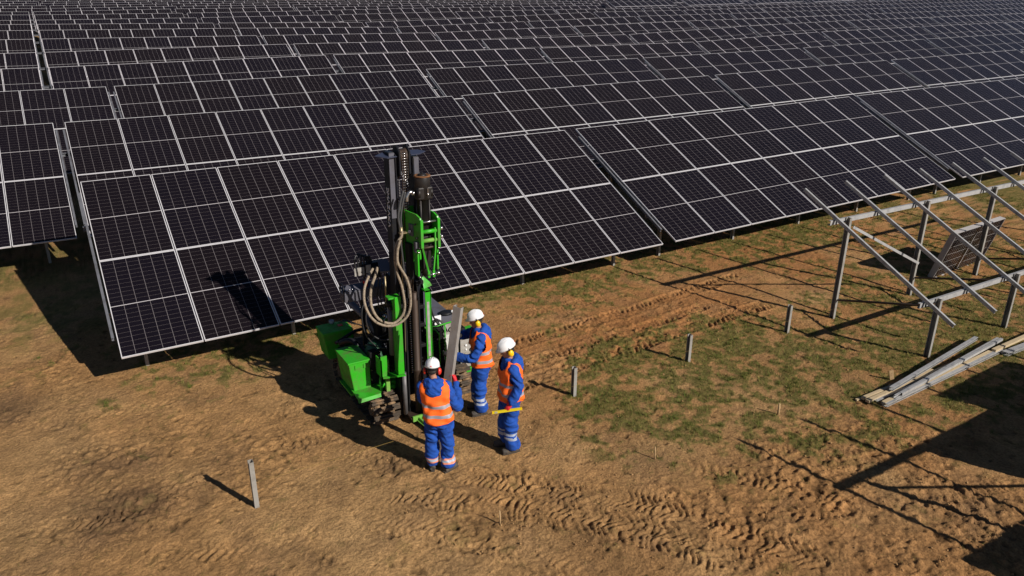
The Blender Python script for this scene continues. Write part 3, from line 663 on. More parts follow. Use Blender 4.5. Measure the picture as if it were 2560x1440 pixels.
def in_view(x0, y0, z0):
    k = 0
    xs, ys = [], []
    for fx in np.linspace(0, 9*PW, 7):
        for s in (0, TT):
            X, Y, w_ = proj((x0+fx, y0+s*cT, z0+s*sT))
            if w_ > .5: xs.append(X); ys.append(Y)
    if not xs: return False
    return max(xs) > 6 and min(xs) < 2554 and max(ys) > 3 and min(ys) < 1440
XOFF = {3: 1.85, 12: 1.6, 13: 1.7, 14: .9, 15: 1.2, 16: .4, 17: 1.5, 18: 0, 19: .8}
n_tab = 0; rest = []
for k in range(1, 23):
    y0 = (k-1)*PITCH; seen = 0
    for i in range(-9, 60):
        if k == 1 and i < 0: continue
        x0 = i*PERIOD+XOFF.get(k, 0)+(.12 if i < 0 and k < 4 else 0)
        if x0 > 330: break
        zl = float(zt(x0, y0+4.3)); zr = float(zt(x0+9*PW, y0+4.3))
        if not in_view(x0, y0, zl): continue
        seen += 1
        # hidden behind the rise
        n_tab += 1
        if n_tab > 300: rest.append((x0, y0, zl)); continue
        slope = math.atan2(zr-zl, 9*PW)
        det = 2 if k <= 2 or (k == 3 and i < 5) else (1 if k <= 7 else 0)
        pos = ORD[seen] if seen < len(ORD) else 'far right'
        if k == 1: lab = f'front row solar table standing at the edge of the bare soil, {pos} from the left'
        elif k < 12: lab = f'solar table in the {ORD[k]} row from the front, {pos} from the left edge'
        else: lab = f'tiny distant solar table in the {ORD[k]} row from the front, {pos} from left'
        tb_ = make_table('solar_table', (x0, y0, zl), slope, det, lab, 'solar tables in parallel rows')
        if k >= 10 and x0 > 55+(k-10)*7: tb_.rotation_euler.z = R(9); tb_.location.z += .9
print('tables', n_tab, len(rest))
if rest:
    me = bpy.data.meshes.new('distant_solar_tables'); bm = bmesh.new()
    for (x0, y0, z0) in rest:
        n0 = len(bm.verts); bm.from_mesh(ME_BLOCK); bm.verts.ensure_lookup_table()
        for vv in bm.verts[n0:]: vv.co += Vector((x0, y0, z0))
    bm.to_mesh(me); bm.free()
    for m in ME_JOIN.materials: me.materials.append(m)
    tag(link('distant_solar_tables', me), 'furthest rows of solar tables merging along the top edge', 'solar tables', kind='stuff')

# ------------------------------------------------------------------ racks still being built
def build_rack(x0, y0, nr, nposts, lab, lower=0, z0=0.05, x1=None):
    t = empty('panel_rack', (x0, y0, z0), lab, 'rack', 'unfinished racks without panels')
    xe = (nr-1)*1.335+.3
    O = Vector((x0, y0, z0))
    for k in range(nr):
        m = rail_mb(k*1.338, .53+.03*rnd.uniform(-1, 1), 4.5+.03*rnd.uniform(-1, 1)); m2 = MB()
        a = SL*.53+NR*-.072+Vector((k*1.338, 0, 0)); m.v = [tuple(Vector(p)+O) for p in m.v]; m.build('rail', 'galv', t)
    for y in (1.15, 3.27):
        m = beam_mb(y, -.13, xe, -1); m.v = [tuple(Vector(p)+O) for p in m.v]; m.build('beam', 'galv', t)
        bk = MB()
        for k in range(nr):
            c = O+Vector((k*1.338+.045, y-.035, plane_z(y)-.15)); bk.box(c-Vector((.012, .006, .10)), c+Vector((.012, .006, .04)))
            bk.box(c-Vector((.10, .004, .0)), c+Vector((.012, .004, .012)))
        bk.build('rail_bracket', 'black', t)
    for k in range(nposts):
        x = .36+2.72*k
        for y in (1.15, 3.27):
            m = MB(); m.chan(O+Vector((x, y-.085, -1.2)), O+Vector((x, y-.085, plane_z(y)-.13)), .065, .10, .005, up=Vector((0, 1, 0)), flip=1, lip=.014)
            m.build('post', 'galv_post', t)
        m = MB(); m.tube([O+Vector((x+.01, 3.12, -.30)), O+Vector((x+.01, 1.10, .28))], .024, 8); m.build('brace', 'rust', t)
    m = MB(); m.bar(O+Vector((.42, 3.10, 1.30)), O+Vector((3.0, 3.06, .08)), .012, .055)
    m.build('brace', 'galv', t)
    for r_ in range(lower):
        p = put('solar_panel', ME_GLASS, t, Vector(((r_+.5)*PW-.28, 0, 0))+SL*(PL/2), TH); put('panel_frame', ME_FRAME, p)
    return t
build_rack(12.90, -7.08, 9, 5, 'bare steel rack of sloping rails on posts at right edge')
build_rack(9.70, -14.35, 9, 5, 'half finished rack beyond the lower right corner with a lower row of panels', lower=7)

# leaning panels
ME_FRAME_DULL = ME_FRAME.copy(); ME_FRAME_DULL.materials[0] = M['dull_frame']
def leaning(x, y, z, lean, rz, lab, grp='spare panels leaning against a rack post'):
    t = tag(bpy.data.objects.new('loose_solar_module', ME_GLASS), lab, 'solar panel', grp); col.objects.link(t)
    # long side level, face away from the viewer
    mw = Matrix.Translation((x, y, z)) @ Matrix.Rotation(rz, 4, 'Z') @ Matrix.Rotation(lean, 4, 'X') @ Matrix.Translation((PL/2, 0, (PW-GAP)/2)) @ Matrix.Rotation(R(90), 4, 'X') @ Matrix.Rotation(R(180), 4, 'Y') @ Matrix.Rotation(R(90), 4, 'Z')
    t.matrix_world = mw
    f = bpy.data.objects.new('panel_frame', ME_FRAME_DULL); col.objects.link(f); f.parent = t
    return t
pn = ['solar panel leaning nearest the viewer against the rack post, back side showing', 'second of the leaning solar panels behind the rack post, edge showing', 'third of the leaning solar panels behind the rack post, edge showing', 'rearmost of the leaning solar panels, farthest from the viewer']
for k in range(4): leaning(17.47+.015*k, -3.52+.042*k, G0+.01, R(15), R(3.5), pn[k])
for k in range(2): leaning(10.92+.02*k, -9.45+.045*k, G0+.01, R(14), R(3), f'{ORD[k+1]} of the solar panels leaning beyond the lower right corner', 'spare panels beyond the corner')
for k in range(2): leaning(12.75+.02*k, -8.62+.045*k, G0+.01, R(14), R(3), f'{ORD[k+3]} of the solar panels leaning beyond the lower right corner', 'spare panels beyond the corner')

# ------------------------------------------------------------------ driven piles, stakes, string
def pile(x, y, h, lab, tilt=(0, 0), web=.085):
    b0 = Vector((x, y, hg(x, y)-.25)); tp = Vector((x+tilt[0], y+tilt[1], G0+h)); m = MB()
    m.chan(b0, tp, .06, web, .005, up=Vector((0, 1, 0)), flip=1, lip=.016)
    o = m.build('steel_pile', 'galv_post', origin=(x, y, G0)); tag(o, lab, 'pile', 'short steel piles driven in a line'); return o
pile(1.146, -4.17, .72, 'short steel pile standing alone in bare soil left of the drilling rig')
pile(6.52, -3.87, .565, 'short steel pile at the grass edge, nearest the three workers on their right')
pile(9.14, -3.87, .565, 'short steel pile in green grass midway between workers and unfinished rack')
pile(11.83, -3.90, .61, 'short steel pile closest to the unfinished steel rack')
def stake(px0, py0, px1, py1, r, lab, mat='stakewood', flat=None):
    b0 = g(px0, py0); tp = at_p(px1, py1, b0); b0.z = hg(b0.x, b0.y)-.05; m = MB()
    if flat: m.bar(b0, tp, flat, .02, up=Vector((FW.x, FW.y, 0)))
    else: m.tube([b0, (b0+tp)/2+Vector((.004, 0, 0)), tp], [r, r, r*.8], 6)
    o = m.build('wooden_stake', mat, origin=b0); tag(o, lab, 'stake', 'small wooden marking stakes')
stake(1250, 1310, 1249, 1277, .013, 'small wooden stake in the churned wheel tracks at lower centre')
stake(1637, 1150, 1638, 1117, .011, 'thin wooden stake where grass meets bare soil below the middle pile')
stake(1945, 1036, 1949, 1009, .02, 'small wooden stake standing in the patchy grass at right')
stake(2231, 952, 2228, 926, .02, 'short wide wooden board stake beside the heap of rails and planks', flat=.075)
def cord(pts, r, name, mat, lab, cat):
    m = MB(); m.tube(pts, r, 5); tag(m.build(name, mat, origin=pts[0]), lab, cat)
A = at_p(645, 1203, Vector((1.146, -4.17, G0))); B = at_p(1000, 1098, Vector((3.3, -4.0, G0)))
cord([A, (A+B)/2+Vector((0, 0, -.015)), B], .0017, 'marking_string', 'string', 'yellow string stretched from the lone left pile toward the rig', 'string')
C = Vector((6.52, -3.93, G0+.25)); D = Vector((9.14, -3.93, G0+.27)); E_ = Vector((11.83, -3.96, G0+.3)); F_ = Vector((13.2, -4.02, G0+.3))
cord([at_z(1330, 1000, G0+.1), C, D, E_, F_], .0012, 'marking_string', 'string', 'yellow string running past three piles to the unfinished rack', 'string')

# ------------------------------------------------------------------ heap of rails and planks
def lying(p0, p1, z, kind, lab, w_=.075, h_=.05):
    a = at_z(*p0, G0+z); bq = at_z(*p1, G0+z)
    m = MB()
    if kind == 'plank': m.bar(a, bq, w_, h_); o = m.build('timber_plank', 'plank', origin=a); tag(o, lab, 'plank', 'timber planks in the heap')
    else:
        m.chan(a, bq, w_, h_, .004, flip=-1 if kind == 'railr' else 1, up=Vector((0, 0, 1)), lip=.014); o = m.build('steel_rail', 'galv', origin=a); tag(o, lab, 'rail', 'steel rails in the heap')
    return o
lying((2156, 996), (2330, 925), .05, 'plank', 'pale timber plank at the upper left tip of the heap', .06, .045)
lying((2168, 1003), (2420, 893), .05, 'plank', 'pale timber plank second from the left tip of the heap', .07, .045)
lying((2140, 1000), (2290, 945), .02, 'plank', 'thin grey offcut lying at the far left foot of the heap', .04, .03)
lying((2208, 1008), (2475, 880), .06, 'plank', 'pale timber plank under the foremost steel rails of the heap', .07, .05)
lying((2228, 972), (2440, 845), .13, 'rail', 'steel rail pointing furthest up and away from the heap', .07, .06)
lying((2237, 992), (2494, 847), .12, 'rail', 'narrow steel rail in the middle of the heap', .04, .06)
lying((2252, 985), (2504, 848), .13, 'railr', 'pale steel rail beside the narrow one in the heap', .05, .05)
lying((2212, 1012), (2502, 875), .05, 'rail', 'foremost steel rail of the heap, nearest the viewer', .08, .06)
lying((2188, 1004), (2420, 900), .03, 'railr', 'thin steel rail lowest between two planks of the heap', .05, .04)
lying((2484, 876), (2720, 772), .10, 'plank', 'long pale timber running out of frame at right edge', .08, .05)
lying((2512, 884), (2760, 790), .05, 'rail', 'broad steel rail running out of frame at right edge', .12, .07)

# ------------------------------------------------------------------ pile driving rig
RO = Vector((4.0, -2.95, G0))
rig = empty('pile_driving_rig', RO, 'green tracked pile driving rig with a tall dark mast and hydraulic hammer', 'pile driver')
V = Vector
def bx(name, lo, hi, mat, parent=None, bev=.012, label=None):
    m = MB(); m.box(lo, hi, bev=bev); return m.build(name, mat, parent or rig, label=label)
# tracks: an oval belt of shoes round an idler, rollers and a sprocket
def track(xc, y0, y1, wd, label):
    zc, r = G0+.235, .215; pts = []
    ya, yb = y0+r, y1-r; n = 33; per = 2*(yb-ya)+2*math.pi*r
    m = MB(); body = MB()
    def P(s):
        s %= per
        if s < yb-ya: return V((xc, ya+s, zc-r)), V((0, 1, 0)), V((0, 0, -1))
        s -= yb-ya
        if s < math.pi*r: a = -math.pi/2+s/r; return V((xc, yb+r*math.cos(a), zc+r*math.sin(a))), V((0, -math.sin(a), math.cos(a))), V((0, math.cos(a), math.sin(a)))
        s -= math.pi*r
        if s < yb-ya: return V((xc, yb-s, zc+r)), V((0, -1, 0)), V((0, 0, 1))
        s -= yb-ya; a = math.pi/2+s/r; return V((xc, ya+r*math.cos(a), zc+r*math.sin(a))), V((0, -math.sin(a), math.cos(a))), V((0, math.cos(a), math.sin(a)))
    for i in range(n):
        p, t_, nn_ = P(per*i/n); L_ = per/n*.34
        m.bar(p-t_*L_, p+t_*L_, wd, .022, up=nn_)
        m.bar(p-t_*.012+nn_*.026, p+t_*.012+nn_*.026, wd*.96, .034, up=nn_)
        for sx in (-.22, .22): m.bar(p-t_*L_*.8-nn_*.02+V((wd*sx, 0, 0)), p+t_*L_*.8-nn_*.02+V((wd*sx, 0, 0)), .05, .03, up=nn_)
    b_ = m.build('track_belt', 'muddyblack', rig, label=label)
    for nm, yy, rr in (('idler_wheel', ya, .155), ('drive_sprocket', yb, .165)):
        w_ = MB(); w_.lathe(V((xc-wd*.42, yy, zc)), [(.03, 0), (rr*.6, .0), (rr*.62, .03), (rr, .035), (rr, .10), (rr*.45, .11), (rr*.45, wd*.84-.11), (rr, wd*.84-.10), (rr, wd*.84-.035), (rr*.62, wd*.84-.03), (rr*.6, wd*.84), (.03, wd*.84)], V((1, 0, 0)), 22)
        for k in range(8):
            a = k*math.pi/4
            for e_ in (-.02, wd*.84-.01): w_.cyl(V((xc-wd*.42+e_, yy+rr*.42*math.cos(a), zc+rr*.42*math.sin(a))), V((xc-wd*.42+e_+.03, yy+rr*.42*math.cos(a), zc+rr*.42*math.sin(a))), .014, 6)
        w_.build(nm, 'mud', b_)
    for k in range(4):
        w_ = MB(); yy = ya+.16+(yb-ya-.32)*k/3; w_.lathe(V((xc-wd*.35, yy, zc-r+.085)), [(.02, 0), (.07, .005), (.07, wd*.7), (.02, wd*.7+.005)], V((1, 0, 0)), 16); w_.build('roller', 'mud', b_)
    f = MB(); f.box((xc-wd*.22, ya+.05, zc-.07), (xc+wd*.22, yb-.05, zc+.09), bev=.02); f.build('track_frame', 'mud', b_)
track(3.44, -3.14, -1.15, .44, 'muddy crawler track on the left of the rig')
track(4.93, -2.95, -1.15, .34, 'muddy crawler track on the right of the rig')
# chassis
m = MB(); m.box((3.62, -2.75, G0+.22), (4.74, -1.2, G0+.55), bev=.03); m.box((3.5, -2.2, G0+.5), (4.8, -1.1, G0+.68), bev=.03); m.build('chassis', 'black', rig)
m = MB(); m.box((3.42, -2.78, G0+.42), (3.95, -2.66, G0+.56), bev=.015); m.box((3.55, -2.86, G0+.46), (3.7, -2.7, G0+.53), bev=.01); m.build('cross_member', 'green', rig)
# left storage boxes
def crate(name, x0, x1, y0, y1, z0, z1, ch, mat, label):
    m = MB(); poly = [V((x0, y0, z0)), V((x1, y0, z0)), V((x1, y0, z1)), V((x0+ch*.3, y0, z1)), V((x0, y0, z1-ch))]
    m.prism([V((x0+.07, y0, z0)), V((x1, y0, z0)), V((x1, y0, z1)), V((x0, y0, z1))], V((0, y1-y0, 0)))
    o = m.build(name, mat, rig, label=label)
    md = o.modifiers.new('b', 'BEVEL'); md.width = .014; md.segments = 2
    return o
cr = crate('storage_box', 2.98, 3.33, -2.79, -2.18, G0+.50, G0+1.05, .05, 'green', 'green storage box at the front left of the rig')
m = MB(); m.box((2.972, -2.797, G0+1.03), (3.338, -2.17, G0+1.058), bev=.006); m.build('lid', 'green', cr)
m = MB(); m.box((3.08, -2.803, G0+.93), (3.11, -2.79, G0+1.0)); m.box((3.22, -2.803, G0+.93), (3.25, -2.79, G0+1.0)); m.v = [(a, b_, c) for a, b_, c in m.v]; m.build('latch', 'green', cr)
b2 = crate('storage_box', 3.02, 3.56, -1.40, -.98, G0+.50, G0+1.0, .05, 'green', 'dusty green storage box at the rear left of the rig')
m = MB(); m.cyl(V((3.3, -1.02, G0+1.0)), V((3.3, -1.02, G0+1.06)), .045, 14); m.build('filler_cap', 'panelgrey', b2)
m = MB(); m.box((3.36, -1.22, G0+1.0), (3.44, -1.14, G0+1.012)); m.build('sticker', 'red', b2)
m = MB()
for k in range(3): m.tube(spline([V((3.42+.03*k, -1.05, G0+1.01)), V((3.5, -1.2+.04*k, G0+1.06)), V((3.6+.02*k, -1.3, G0+1.03)), V((3.74, -1.35-.05*k, G0+.98)), V((3.8, -1.5, G0+.8))]), .008, 6)
m.build('cable', 'hose', b2)
# fender step over the left track
m = MB(); m.prism([V((3.0, -3.09, G0+.555)), V((3.38, -3.06, G0+.555)), V((3.48, -2.88, G0+.555)), V((3.46, -2.55, G0+.555)), V((3.02, -2.70, G0+.555))], (0, 0, .012)); m.prism([V((3.0, -3.09, G0+.56)), V((3.38, -3.06, G0+.56)), V((3.38, -3.08, G0+.51)), V((3.0, -3.11, G0+.51))], (0, .012, 0))
m.box((3.0, -2.75, G0+.47), (3.3, -2.2, G0+.50))
m.build('fender', 'green', rig)
m = MB(); m.tube(spline([V((3.42, -2.98, G0+.56)), V((3.42, -2.96, G0+.74)), V((3.46, -2.9, G0+.78))]), .018, 8); m.build('hand_grip', 'green', rig)
# dark seat side, levers, body in the middle
m = MB(); m.tube(spline([V((3.16, -1.9, G0+1.0)), V((3.22, -2.0, G0+1.07)), V((3.3, -2.12, G0+1.1)), V((3.36, -2.2, G0+1.02))]), .05, 8); m.tube([V((3.12, -1.75, G0+.95)), V((3.5, -1.65, G0+1.05)), V((3.72, -1.62, G0+1.05))], .03, 8); m.build('armrest', 'dark', rig)
m = MB(); m.box((3.2, -2.1, G0+.5), (3.6, -1.5, G0+.78), bev=.06); m.build('dark_filler_block', 'black', rig)  # black block added to darken the sunlit middle of the rig
m = MB(); m.ellipsoid((3.52, -2.52, G0+.92), (.17, .24, .30), 16, 10); m.build('body_cowl', principled('dark green cowl', (.012, .07, .03), .5), rig)
m = MB(); m.tube([V((3.36, -1.62, G0+1.72)), V((3.58, -2.05, G0+1.42)), V((3.72, -2.35, G0+1.12)), V((3.70, -2.5, G0+.75))], .055, 10); m.tube([V((3.6, -1.62, G0+1.7)), V((3.8, -2.1, G0+1.36)), V((3.84, -2.42, G0+.9))], .04, 8); m.build('roll_bar', 'slate', rig)
m = MB(); m.box((3.62, -2.42, G0+.72), (3.92, -2.0, G0+1.45), bev=.04); m.box((3.8, -2.5, G0+.6), (4.3, -2.0, G0+1.25), bev=.03); m.build('valve_housing', 'black', rig)
# valve bank with many small fittings
m = MB(); m2 = MB()
for k in range(26):
    p = V((3.62+rnd.uniform(0, .42), -2.45+rnd.uniform(-.05, .35), G0+1.42+rnd.uniform(-.05, .22)))
    m.cyl(p, p+V((rnd.uniform(-.05, .05), rnd.uniform(-.04, .04), rnd.uniform(.03, .08))), rnd.uniform(.009, .018), 8)
for k in range(14):
    a = V((3.66+rnd.uniform(0, .3), -2.3+rnd.uniform(-.1, .2), G0+1.45)); bq = a+V((rnd.uniform(-.1, .45), rnd.uniform(-.3, .2), rnd.uniform(-.5, .12)))
    m2.tube(spline([a, a+V((0, -.06, .14)), (a+bq)/2+V((rnd.uniform(-.05, .05), -.08, .05)), bq]), .011, 6)
m.build('valve_fittings', 'chrome', rig); m2.build('thin_hoses', 'hose', rig)
rr_ = random.Random(21)
m = MB(); m2 = MB(); m3 = MB()
for k in range(18):
    p = V((rr_.uniform(3.34, 3.66), rr_.uniform(-2.75, -2.2), G0+rr_.uniform(.55, 1.1))); s_ = rr_.uniform(.03, .09)
    m.box(p-V((s_, s_*.7, s_*.6)), p+V((s_*.8, s_, s_*.7)), bev=.008)
for k in range(16):
    a = V((rr_.uniform(3.34, 3.6), rr_.uniform(-2.7, -2.3), G0+rr_.uniform(.7, 1.2))); bq = a+V((rr_.uniform(-.1, .35), rr_.uniform(-.35, .2), rr_.uniform(-.45, .25)))
    m2.tube(spline([a, a+V((0, -.05, .08)), (a+bq)/2+V((.03, -.09, .04)), bq]), .010, 6)
for k in range(20):
    p = V((rr_.uniform(3.34, 3.72), rr_.uniform(-2.82, -2.6), G0+rr_.uniform(.5, 1.15))); m3.cyl(p, p+V((0, -.03, 0)), rr_.uniform(.008, .014), 6)
m.box((3.36, -2.72, G0+.56), (3.66, -2.22, G0+1.04), bev=.02); m.build('black_clutter', 'black', rig); m2.build('base_hoses', 'hose', rig); m3.build('fittings', 'brass', rig)  # black clutter added between the boxes to cut the sunlit area
m = MB(); m.box((3.52, -2.96, G0+.50), (3.58, -2.90, G0+1.05)); m.box((3.34, -2.62, G0+.56), (3.40, -2.5, G0+.85)); m.build('leg_bracket', 'green_dusty', rig)
m = MB(); m.box((3.70, -2.42, G0+1.44), (3.86, -2.3, G0+1.5), bev=.01); m.build('valve_block', 'green', rig)

# operator panel: long grey box with red button
DX, DY, DZ = -.07, -.33, .14
def sh(m_): m_.v = [(a+DX, b_+DY, c+DZ) for a, b_, c in m_.v]; return m_
op = bx('control_panel', (3.20+DX, -2.02+DY, G0+1.74+DZ), (4.06+DX-.04, -1.84+DY, G0+1.90+DZ), 'slate', bev=.012, label='long grey control panel with a red stop button')
m = MB(); m.prism([V((3.20, -2.02, G0+1.905)), V((4.06, -2.02, G0+1.905)), V((4.06, -1.86, G0+1.96)), V((3.20, -1.86, G0+1.96))], (0, 0, .012)); sh(m).build('top_plate', 'slate', op)
m = MB(); m.cyl(V((3.60, -1.95, G0+1.93)), V((3.60, -1.95, G0+2.0)), .03, 14); m.cyl(V((3.60, -1.95, G0+1.99)), V((3.60, -1.95, G0+2.03)), .042, 14); sh(m).build('stop_button', 'red', op)
for xx in (3.20, 4.05):
    m = MB(); m.tube(spline([V((xx, -2.05, G0+1.78)), V((xx, -2.06, G0+1.98)), V((xx, -1.97, G0+2.05)), V((xx, -1.88, G0+1.98)), V((xx, -1.87, G0+1.9))]), .013, 8); sh(m).build('handle', 'dark' if xx < 3.5 else 'chrome', op)
m = MB()
for k in range(3): m.cyl(V((3.26+.05*k, -2.0, G0+1.93)), V((3.26+.05*k, -2.0, G0+1.95)), .012, 8)
for k in range(2): m.cyl(V((3.86+.05*k, -2.0, G0+1.93)), V((3.86+.05*k, -2.0, G0+1.95)), .012, 8)
sh(m).build('panel_bolts', 'chrome', op)
bx('panel_post', (3.46, -2.20, G0+1.0), (3.52, -2.14, G0+1.9), 'dark', bev=.005)
# arm from the mast with drilled grey end plates and black hose loops
arm = bx('hose_arm', (3.46, -2.36, G0+.13+2.20), (3.86, -2.22, G0+.13+2.34), 'dark', bev=.012)
m = MB(); m.box((3.60, -2.42, G0+.13+2.10), (3.74, -2.2, G0+.13+2.3), bev=.01); m.build('arm_block', 'dark', arm)
m = MB(); m.box((3.32, -2.4, G0+.13+2.18), (3.48, -2.385, G0+.13+2.31)); m.box((3.51, -2.4, G0+.13+2.2), (3.59, -2.385, G0+.13+2.33)); m.build('drilled_plate', 'panelgrey', arm)
m = MB()
for xx in (3.365, 3.435): m.cyl(V((xx, -2.404, G0+.13+2.235)), V((xx, -2.39, G0+.13+2.235)), .012, 8)
m.build('bolt_hole', 'black', arm)
m = MB()
for k in range(4): m.tube(spline([V((3.36+.05*k, -2.34, G0+.13+2.28)), V((3.36+.05*k, -2.33, G0+.13+2.44)), V((3.43+.05*k, -2.3, G0+.13+2.50-.02*k)), V((3.53+.03*k, -2.28, G0+.13+2.42)), V((3.58+.02*k, -2.28, G0+.13+2.28)), V((3.5, -2.25, G0+.13+2.0)), V((3.62+.03*k, -2.3, G0+.13+1.8))]), .014, 7)
m.build('black_hose_loops', 'hose', arm)
m = MB(); m.prism([V((3.62, -2.72, G0+2.42)), V((3.80, -2.78, G0+2.42)), V((3.80, -2.55, G0+2.55)), V((3.66, -2.5, G0+2.55))], (0, 0, .02)); m.build('gusset', 'slate', arm)
bx('mast_bracket', (3.80, -2.84, G0+1.95), (4.16, -2.45, G0+2.3), 'dark', bev=.02)

# mast: two dark uprights with the chain between them
mast = MB()
mast.box((3.715, -3.06, G0+.06), (3.80, -2.86, G0+4.31), bev=.006); mast.box((4.085, -3.06, G0+.06), (4.17, -2.86, G0+4.22), bev=.006)
for zz in (.35, 1.1, 1.9, 2.7): mast.box((3.80, -2.90, G0+zz), (4.085, -2.865, G0+zz+.09))
mast.box((3.798, -3.10, G0+.06), (3.82, -3.04, G0+4.28)); mast.box((4.065, -3.10, G0+.06), (4.087, -3.04, G0+4.2))
mo = mast.build('mast', 'dark', rig)
m = MB(); m.box((3.716, -3.075, G0+3.35), (3.797, -3.062, G0+4.3)); m.box((4.088, -3.075, G0+2.9), (4.168, -3.062, G0+4.21)); m.build('mast_face', 'slate', mo)
for sx, pl in ((-1, [(-.42, .0, .02), (-.28, -.12, -.02), (-.13, -.12, .0), (-.13, .12, .04), (-.26, .13, .04)]), (1, [(.09, -.10, .0), (.22, -.10, .0), (.36, .0, .02), (.28, .10, .04), (.09, .12, .05)])):
    m = MB(); P = [V((3.955+a, -3.0+b_, G0+4.25+c*.5)) for a, b_, c in pl]
    if sx > 0: P = P
    m.prism(P, (0, 0, .012)); m.build('top_plate', 'capblue', mo)
for xx in (3.835, 3.985):
    m = MB(); m.prism([V((xx, -3.16, G0+4.0)), V((xx, -3.02, G0+3.9)), V((xx, -2.9, G0+4.12)), V((xx, -2.94, G0+4.38)), V((xx, -3.06, G0+4.41)), V((xx, -3.16, G0+4.32))], (.022, 0, 0)); m.build('pulley_plate', 'dark', mo)
m = MB(); m.lathe(V((3.862, -3.05, G0+4.25)), [(.03, 0), (.11, 0), (.09, .03), (.09, .08), (.11, .11), (.03, .11)], V((1, 0, 0)), 18); m.cyl(V((3.81, -3.05, G0+4.25)), V((4.03, -3.05, G0+4.25)), .022, 10); m.build('top_sprocket', 'rust', mo)
ch = MB(); chd = MB(); links = 92
for k in range(links):
    z0_ = G0+4.28-.038*k
    for xx in (3.875, 3.905, 3.935, 3.965): ch.box((xx, -3.152, z0_), (xx+.007, -3.125, z0_+.031))
    ch.cyl(V((3.877, -3.14, z0_+.014)), V((3.97, -3.14, z0_+.014)), .0085, 6, 1)
    ch.bar(V((3.925, -3.13, z0_)), V((3.925, -3.13, z0_+.038)), .03, .006)
co_ = ch.build('chain', ['rust', 'chrome'], mo)
ch = MB()
for k in range(60):
    z0_ = G0+3.9-.038*k
    ch.box((3.835, -3.10, z0_), (3.862, -3.08, z0_+.02)); ch.box((3.845, -3.095, z0_-.03), (3.852, -3.085, z0_+.02))
ch.build('side_chain', 'cylgrey', mo)
# lettering down the left face
def strokes(word, x, yc, ztop, size, step):
    F = {'M': [((0, 0), (0, 1)), ((0, 1), (.5, .4)), ((.5, .4), (1, 1)), ((1, 1), (1, 0))], 'A': [((0, 0), (.5, 1)), ((.5, 1), (1, 0))], 'Z': [((0, 1), (1, 1)), ((1, 1), (0, 0)), ((0, 0), (1, 0))],
         'K': [((0, 0), (0, 1)), ((.05, .5), (1, 1)), ((.05, .5), (1, 0))], 'O': [((.2, 0), (.8, 0)), ((.8, 0), (1, .4)), ((1, .4), (.7, 1)), ((.7, 1), (.2, .9)), ((.2, .9), (.45, .45))]}
    m = MB()
    for i, c_ in enumerate(word):
        for (a0, b0), (a1, b1) in F[c_]:       # text runs downward; letter up points to -y (towards the front)... rotated clockwise
            p = V((x, yc+size/2-b0*size, ztop-i*step-a0*step*.8)); q_ = V((x, yc+size/2-b1*size, ztop-i*step-a1*step*.8))
            m.bar(p, q_, .006, .013, up=V((0, 1, 0)) if abs((q_-p).normalized().y) < .9 else V((0, 0, 1)))
    return m.build('lettering', 'letter', mo)
strokes('OMAZAKA', 3.711, -2.975, G0+3.80, .075, .088)
# guide channels
gl = MB(); gl.box((3.69, -3.22, G0+.84), (3.79, -3.20, G0+2.13), bev=.004); gl.box((3.69, -3.20, G0+.84), (3.705, -3.08, G0+2.12)); gl.box((3.60, -3.20, G0+2.10), (3.79, -3.06, G0+2.125), bev=.004)
gl.prism([V((3.46, -3.16, G0+.80)), V((3.80, -3.24, G0+.80)), V((3.80, -3.08, G0+.80)), V((3.50, -3.0, G0+.80))], (0, 0, .022)); gl.box((3.45, -3.12, G0+.80), (3.55, -3.10, G0+1.16)); gl.box((3.45, -3.12, G0+.80), (3.465, -2.9, G0+1.1))
gl.v = [(a-.06, b_, c+.05) for a, b_, c in gl.v]
go = gl.build('guide_channel', 'green', rig)
m = MB()
for zz in (.9, .96, 2.05, 1.98): m.cyl(V((3.68, -3.21, G0+zz+.1)), V((3.68, -3.195, G0+zz+.1)), .010, 8)
m.build('bolt', 'black', go)
gr_ = MB(); gr_.box((4.20, -3.21, G0+1.02), (4.30, -3.195, G0+2.25), bev=.004); gr_.box((4.285, -3.21, G0+1.02), (4.30, -3.04, G0+2.25)); gr_.box((4.20, -3.21, G0+2.22), (4.30, -3.06, G0+2.25)); gr_.prism([V((4.22, -3.14, G0+2.25)), V((4.36, -3.12, G0+2.28)), V((4.35, -3.08, G0+2.32)), V((4.26, -3.06, G0+2.42)), V((4.22, -3.06, G0+2.42))], (0, .03, 0))
gr_.v = [(a-.07, b_, c-.06) for a, b_, c in gr_.v]
go2 = gr_.build('guide_channel', 'green', rig)
m = MB(); m.box((4.152, -3.216, G0+1.08), (4.192, -3.209, G0+2.0)); m.build('wear_strip', 'panelgrey', go2)
# lift cylinders
m = MB(); m.cyl(V((3.62, -3.04, G0+1.17)), V((3.62, -3.04, G0+2.02)), .046, 16); m.build('lift_cylinder', 'cylgrey', rig)
m = MB(); m.cyl(V((3.59, -2.98, G0+2.0)), V((3.59, -2.98, G0+2.45)), .014, 10); m.build('cylinder_rod', 'brass', rig)
m = MB(); m.cyl(V((3.62, -3.04, G0+1.98)), V((3.62, -3.04, G0+2.06)), .056, 14); m.box((3.58, -3.12, G0+1.94), (3.8, -2.95, G0+2.0), bev=.01); m.build('cylinder_cap', 'black', rig)
for zz in (1.35, 1.66):
    m = MB(); m.box((3.64, -3.14, G0+zz), (3.72, -3.02, G0+zz+.025)); m.cyl(V((3.67, -3.14, G0+zz+.01)), V((3.67, -3.17, G0+zz+.01)), .012, 8); m.build('cylinder_clamp', 'green_dusty', rig)
m = MB(); m.cyl(V((3.755, -3.13, G0+.12)), V((3.755, -3.13, G0+.86)), .036, 18); m.build('polished_rod', 'cylgrey', rig)
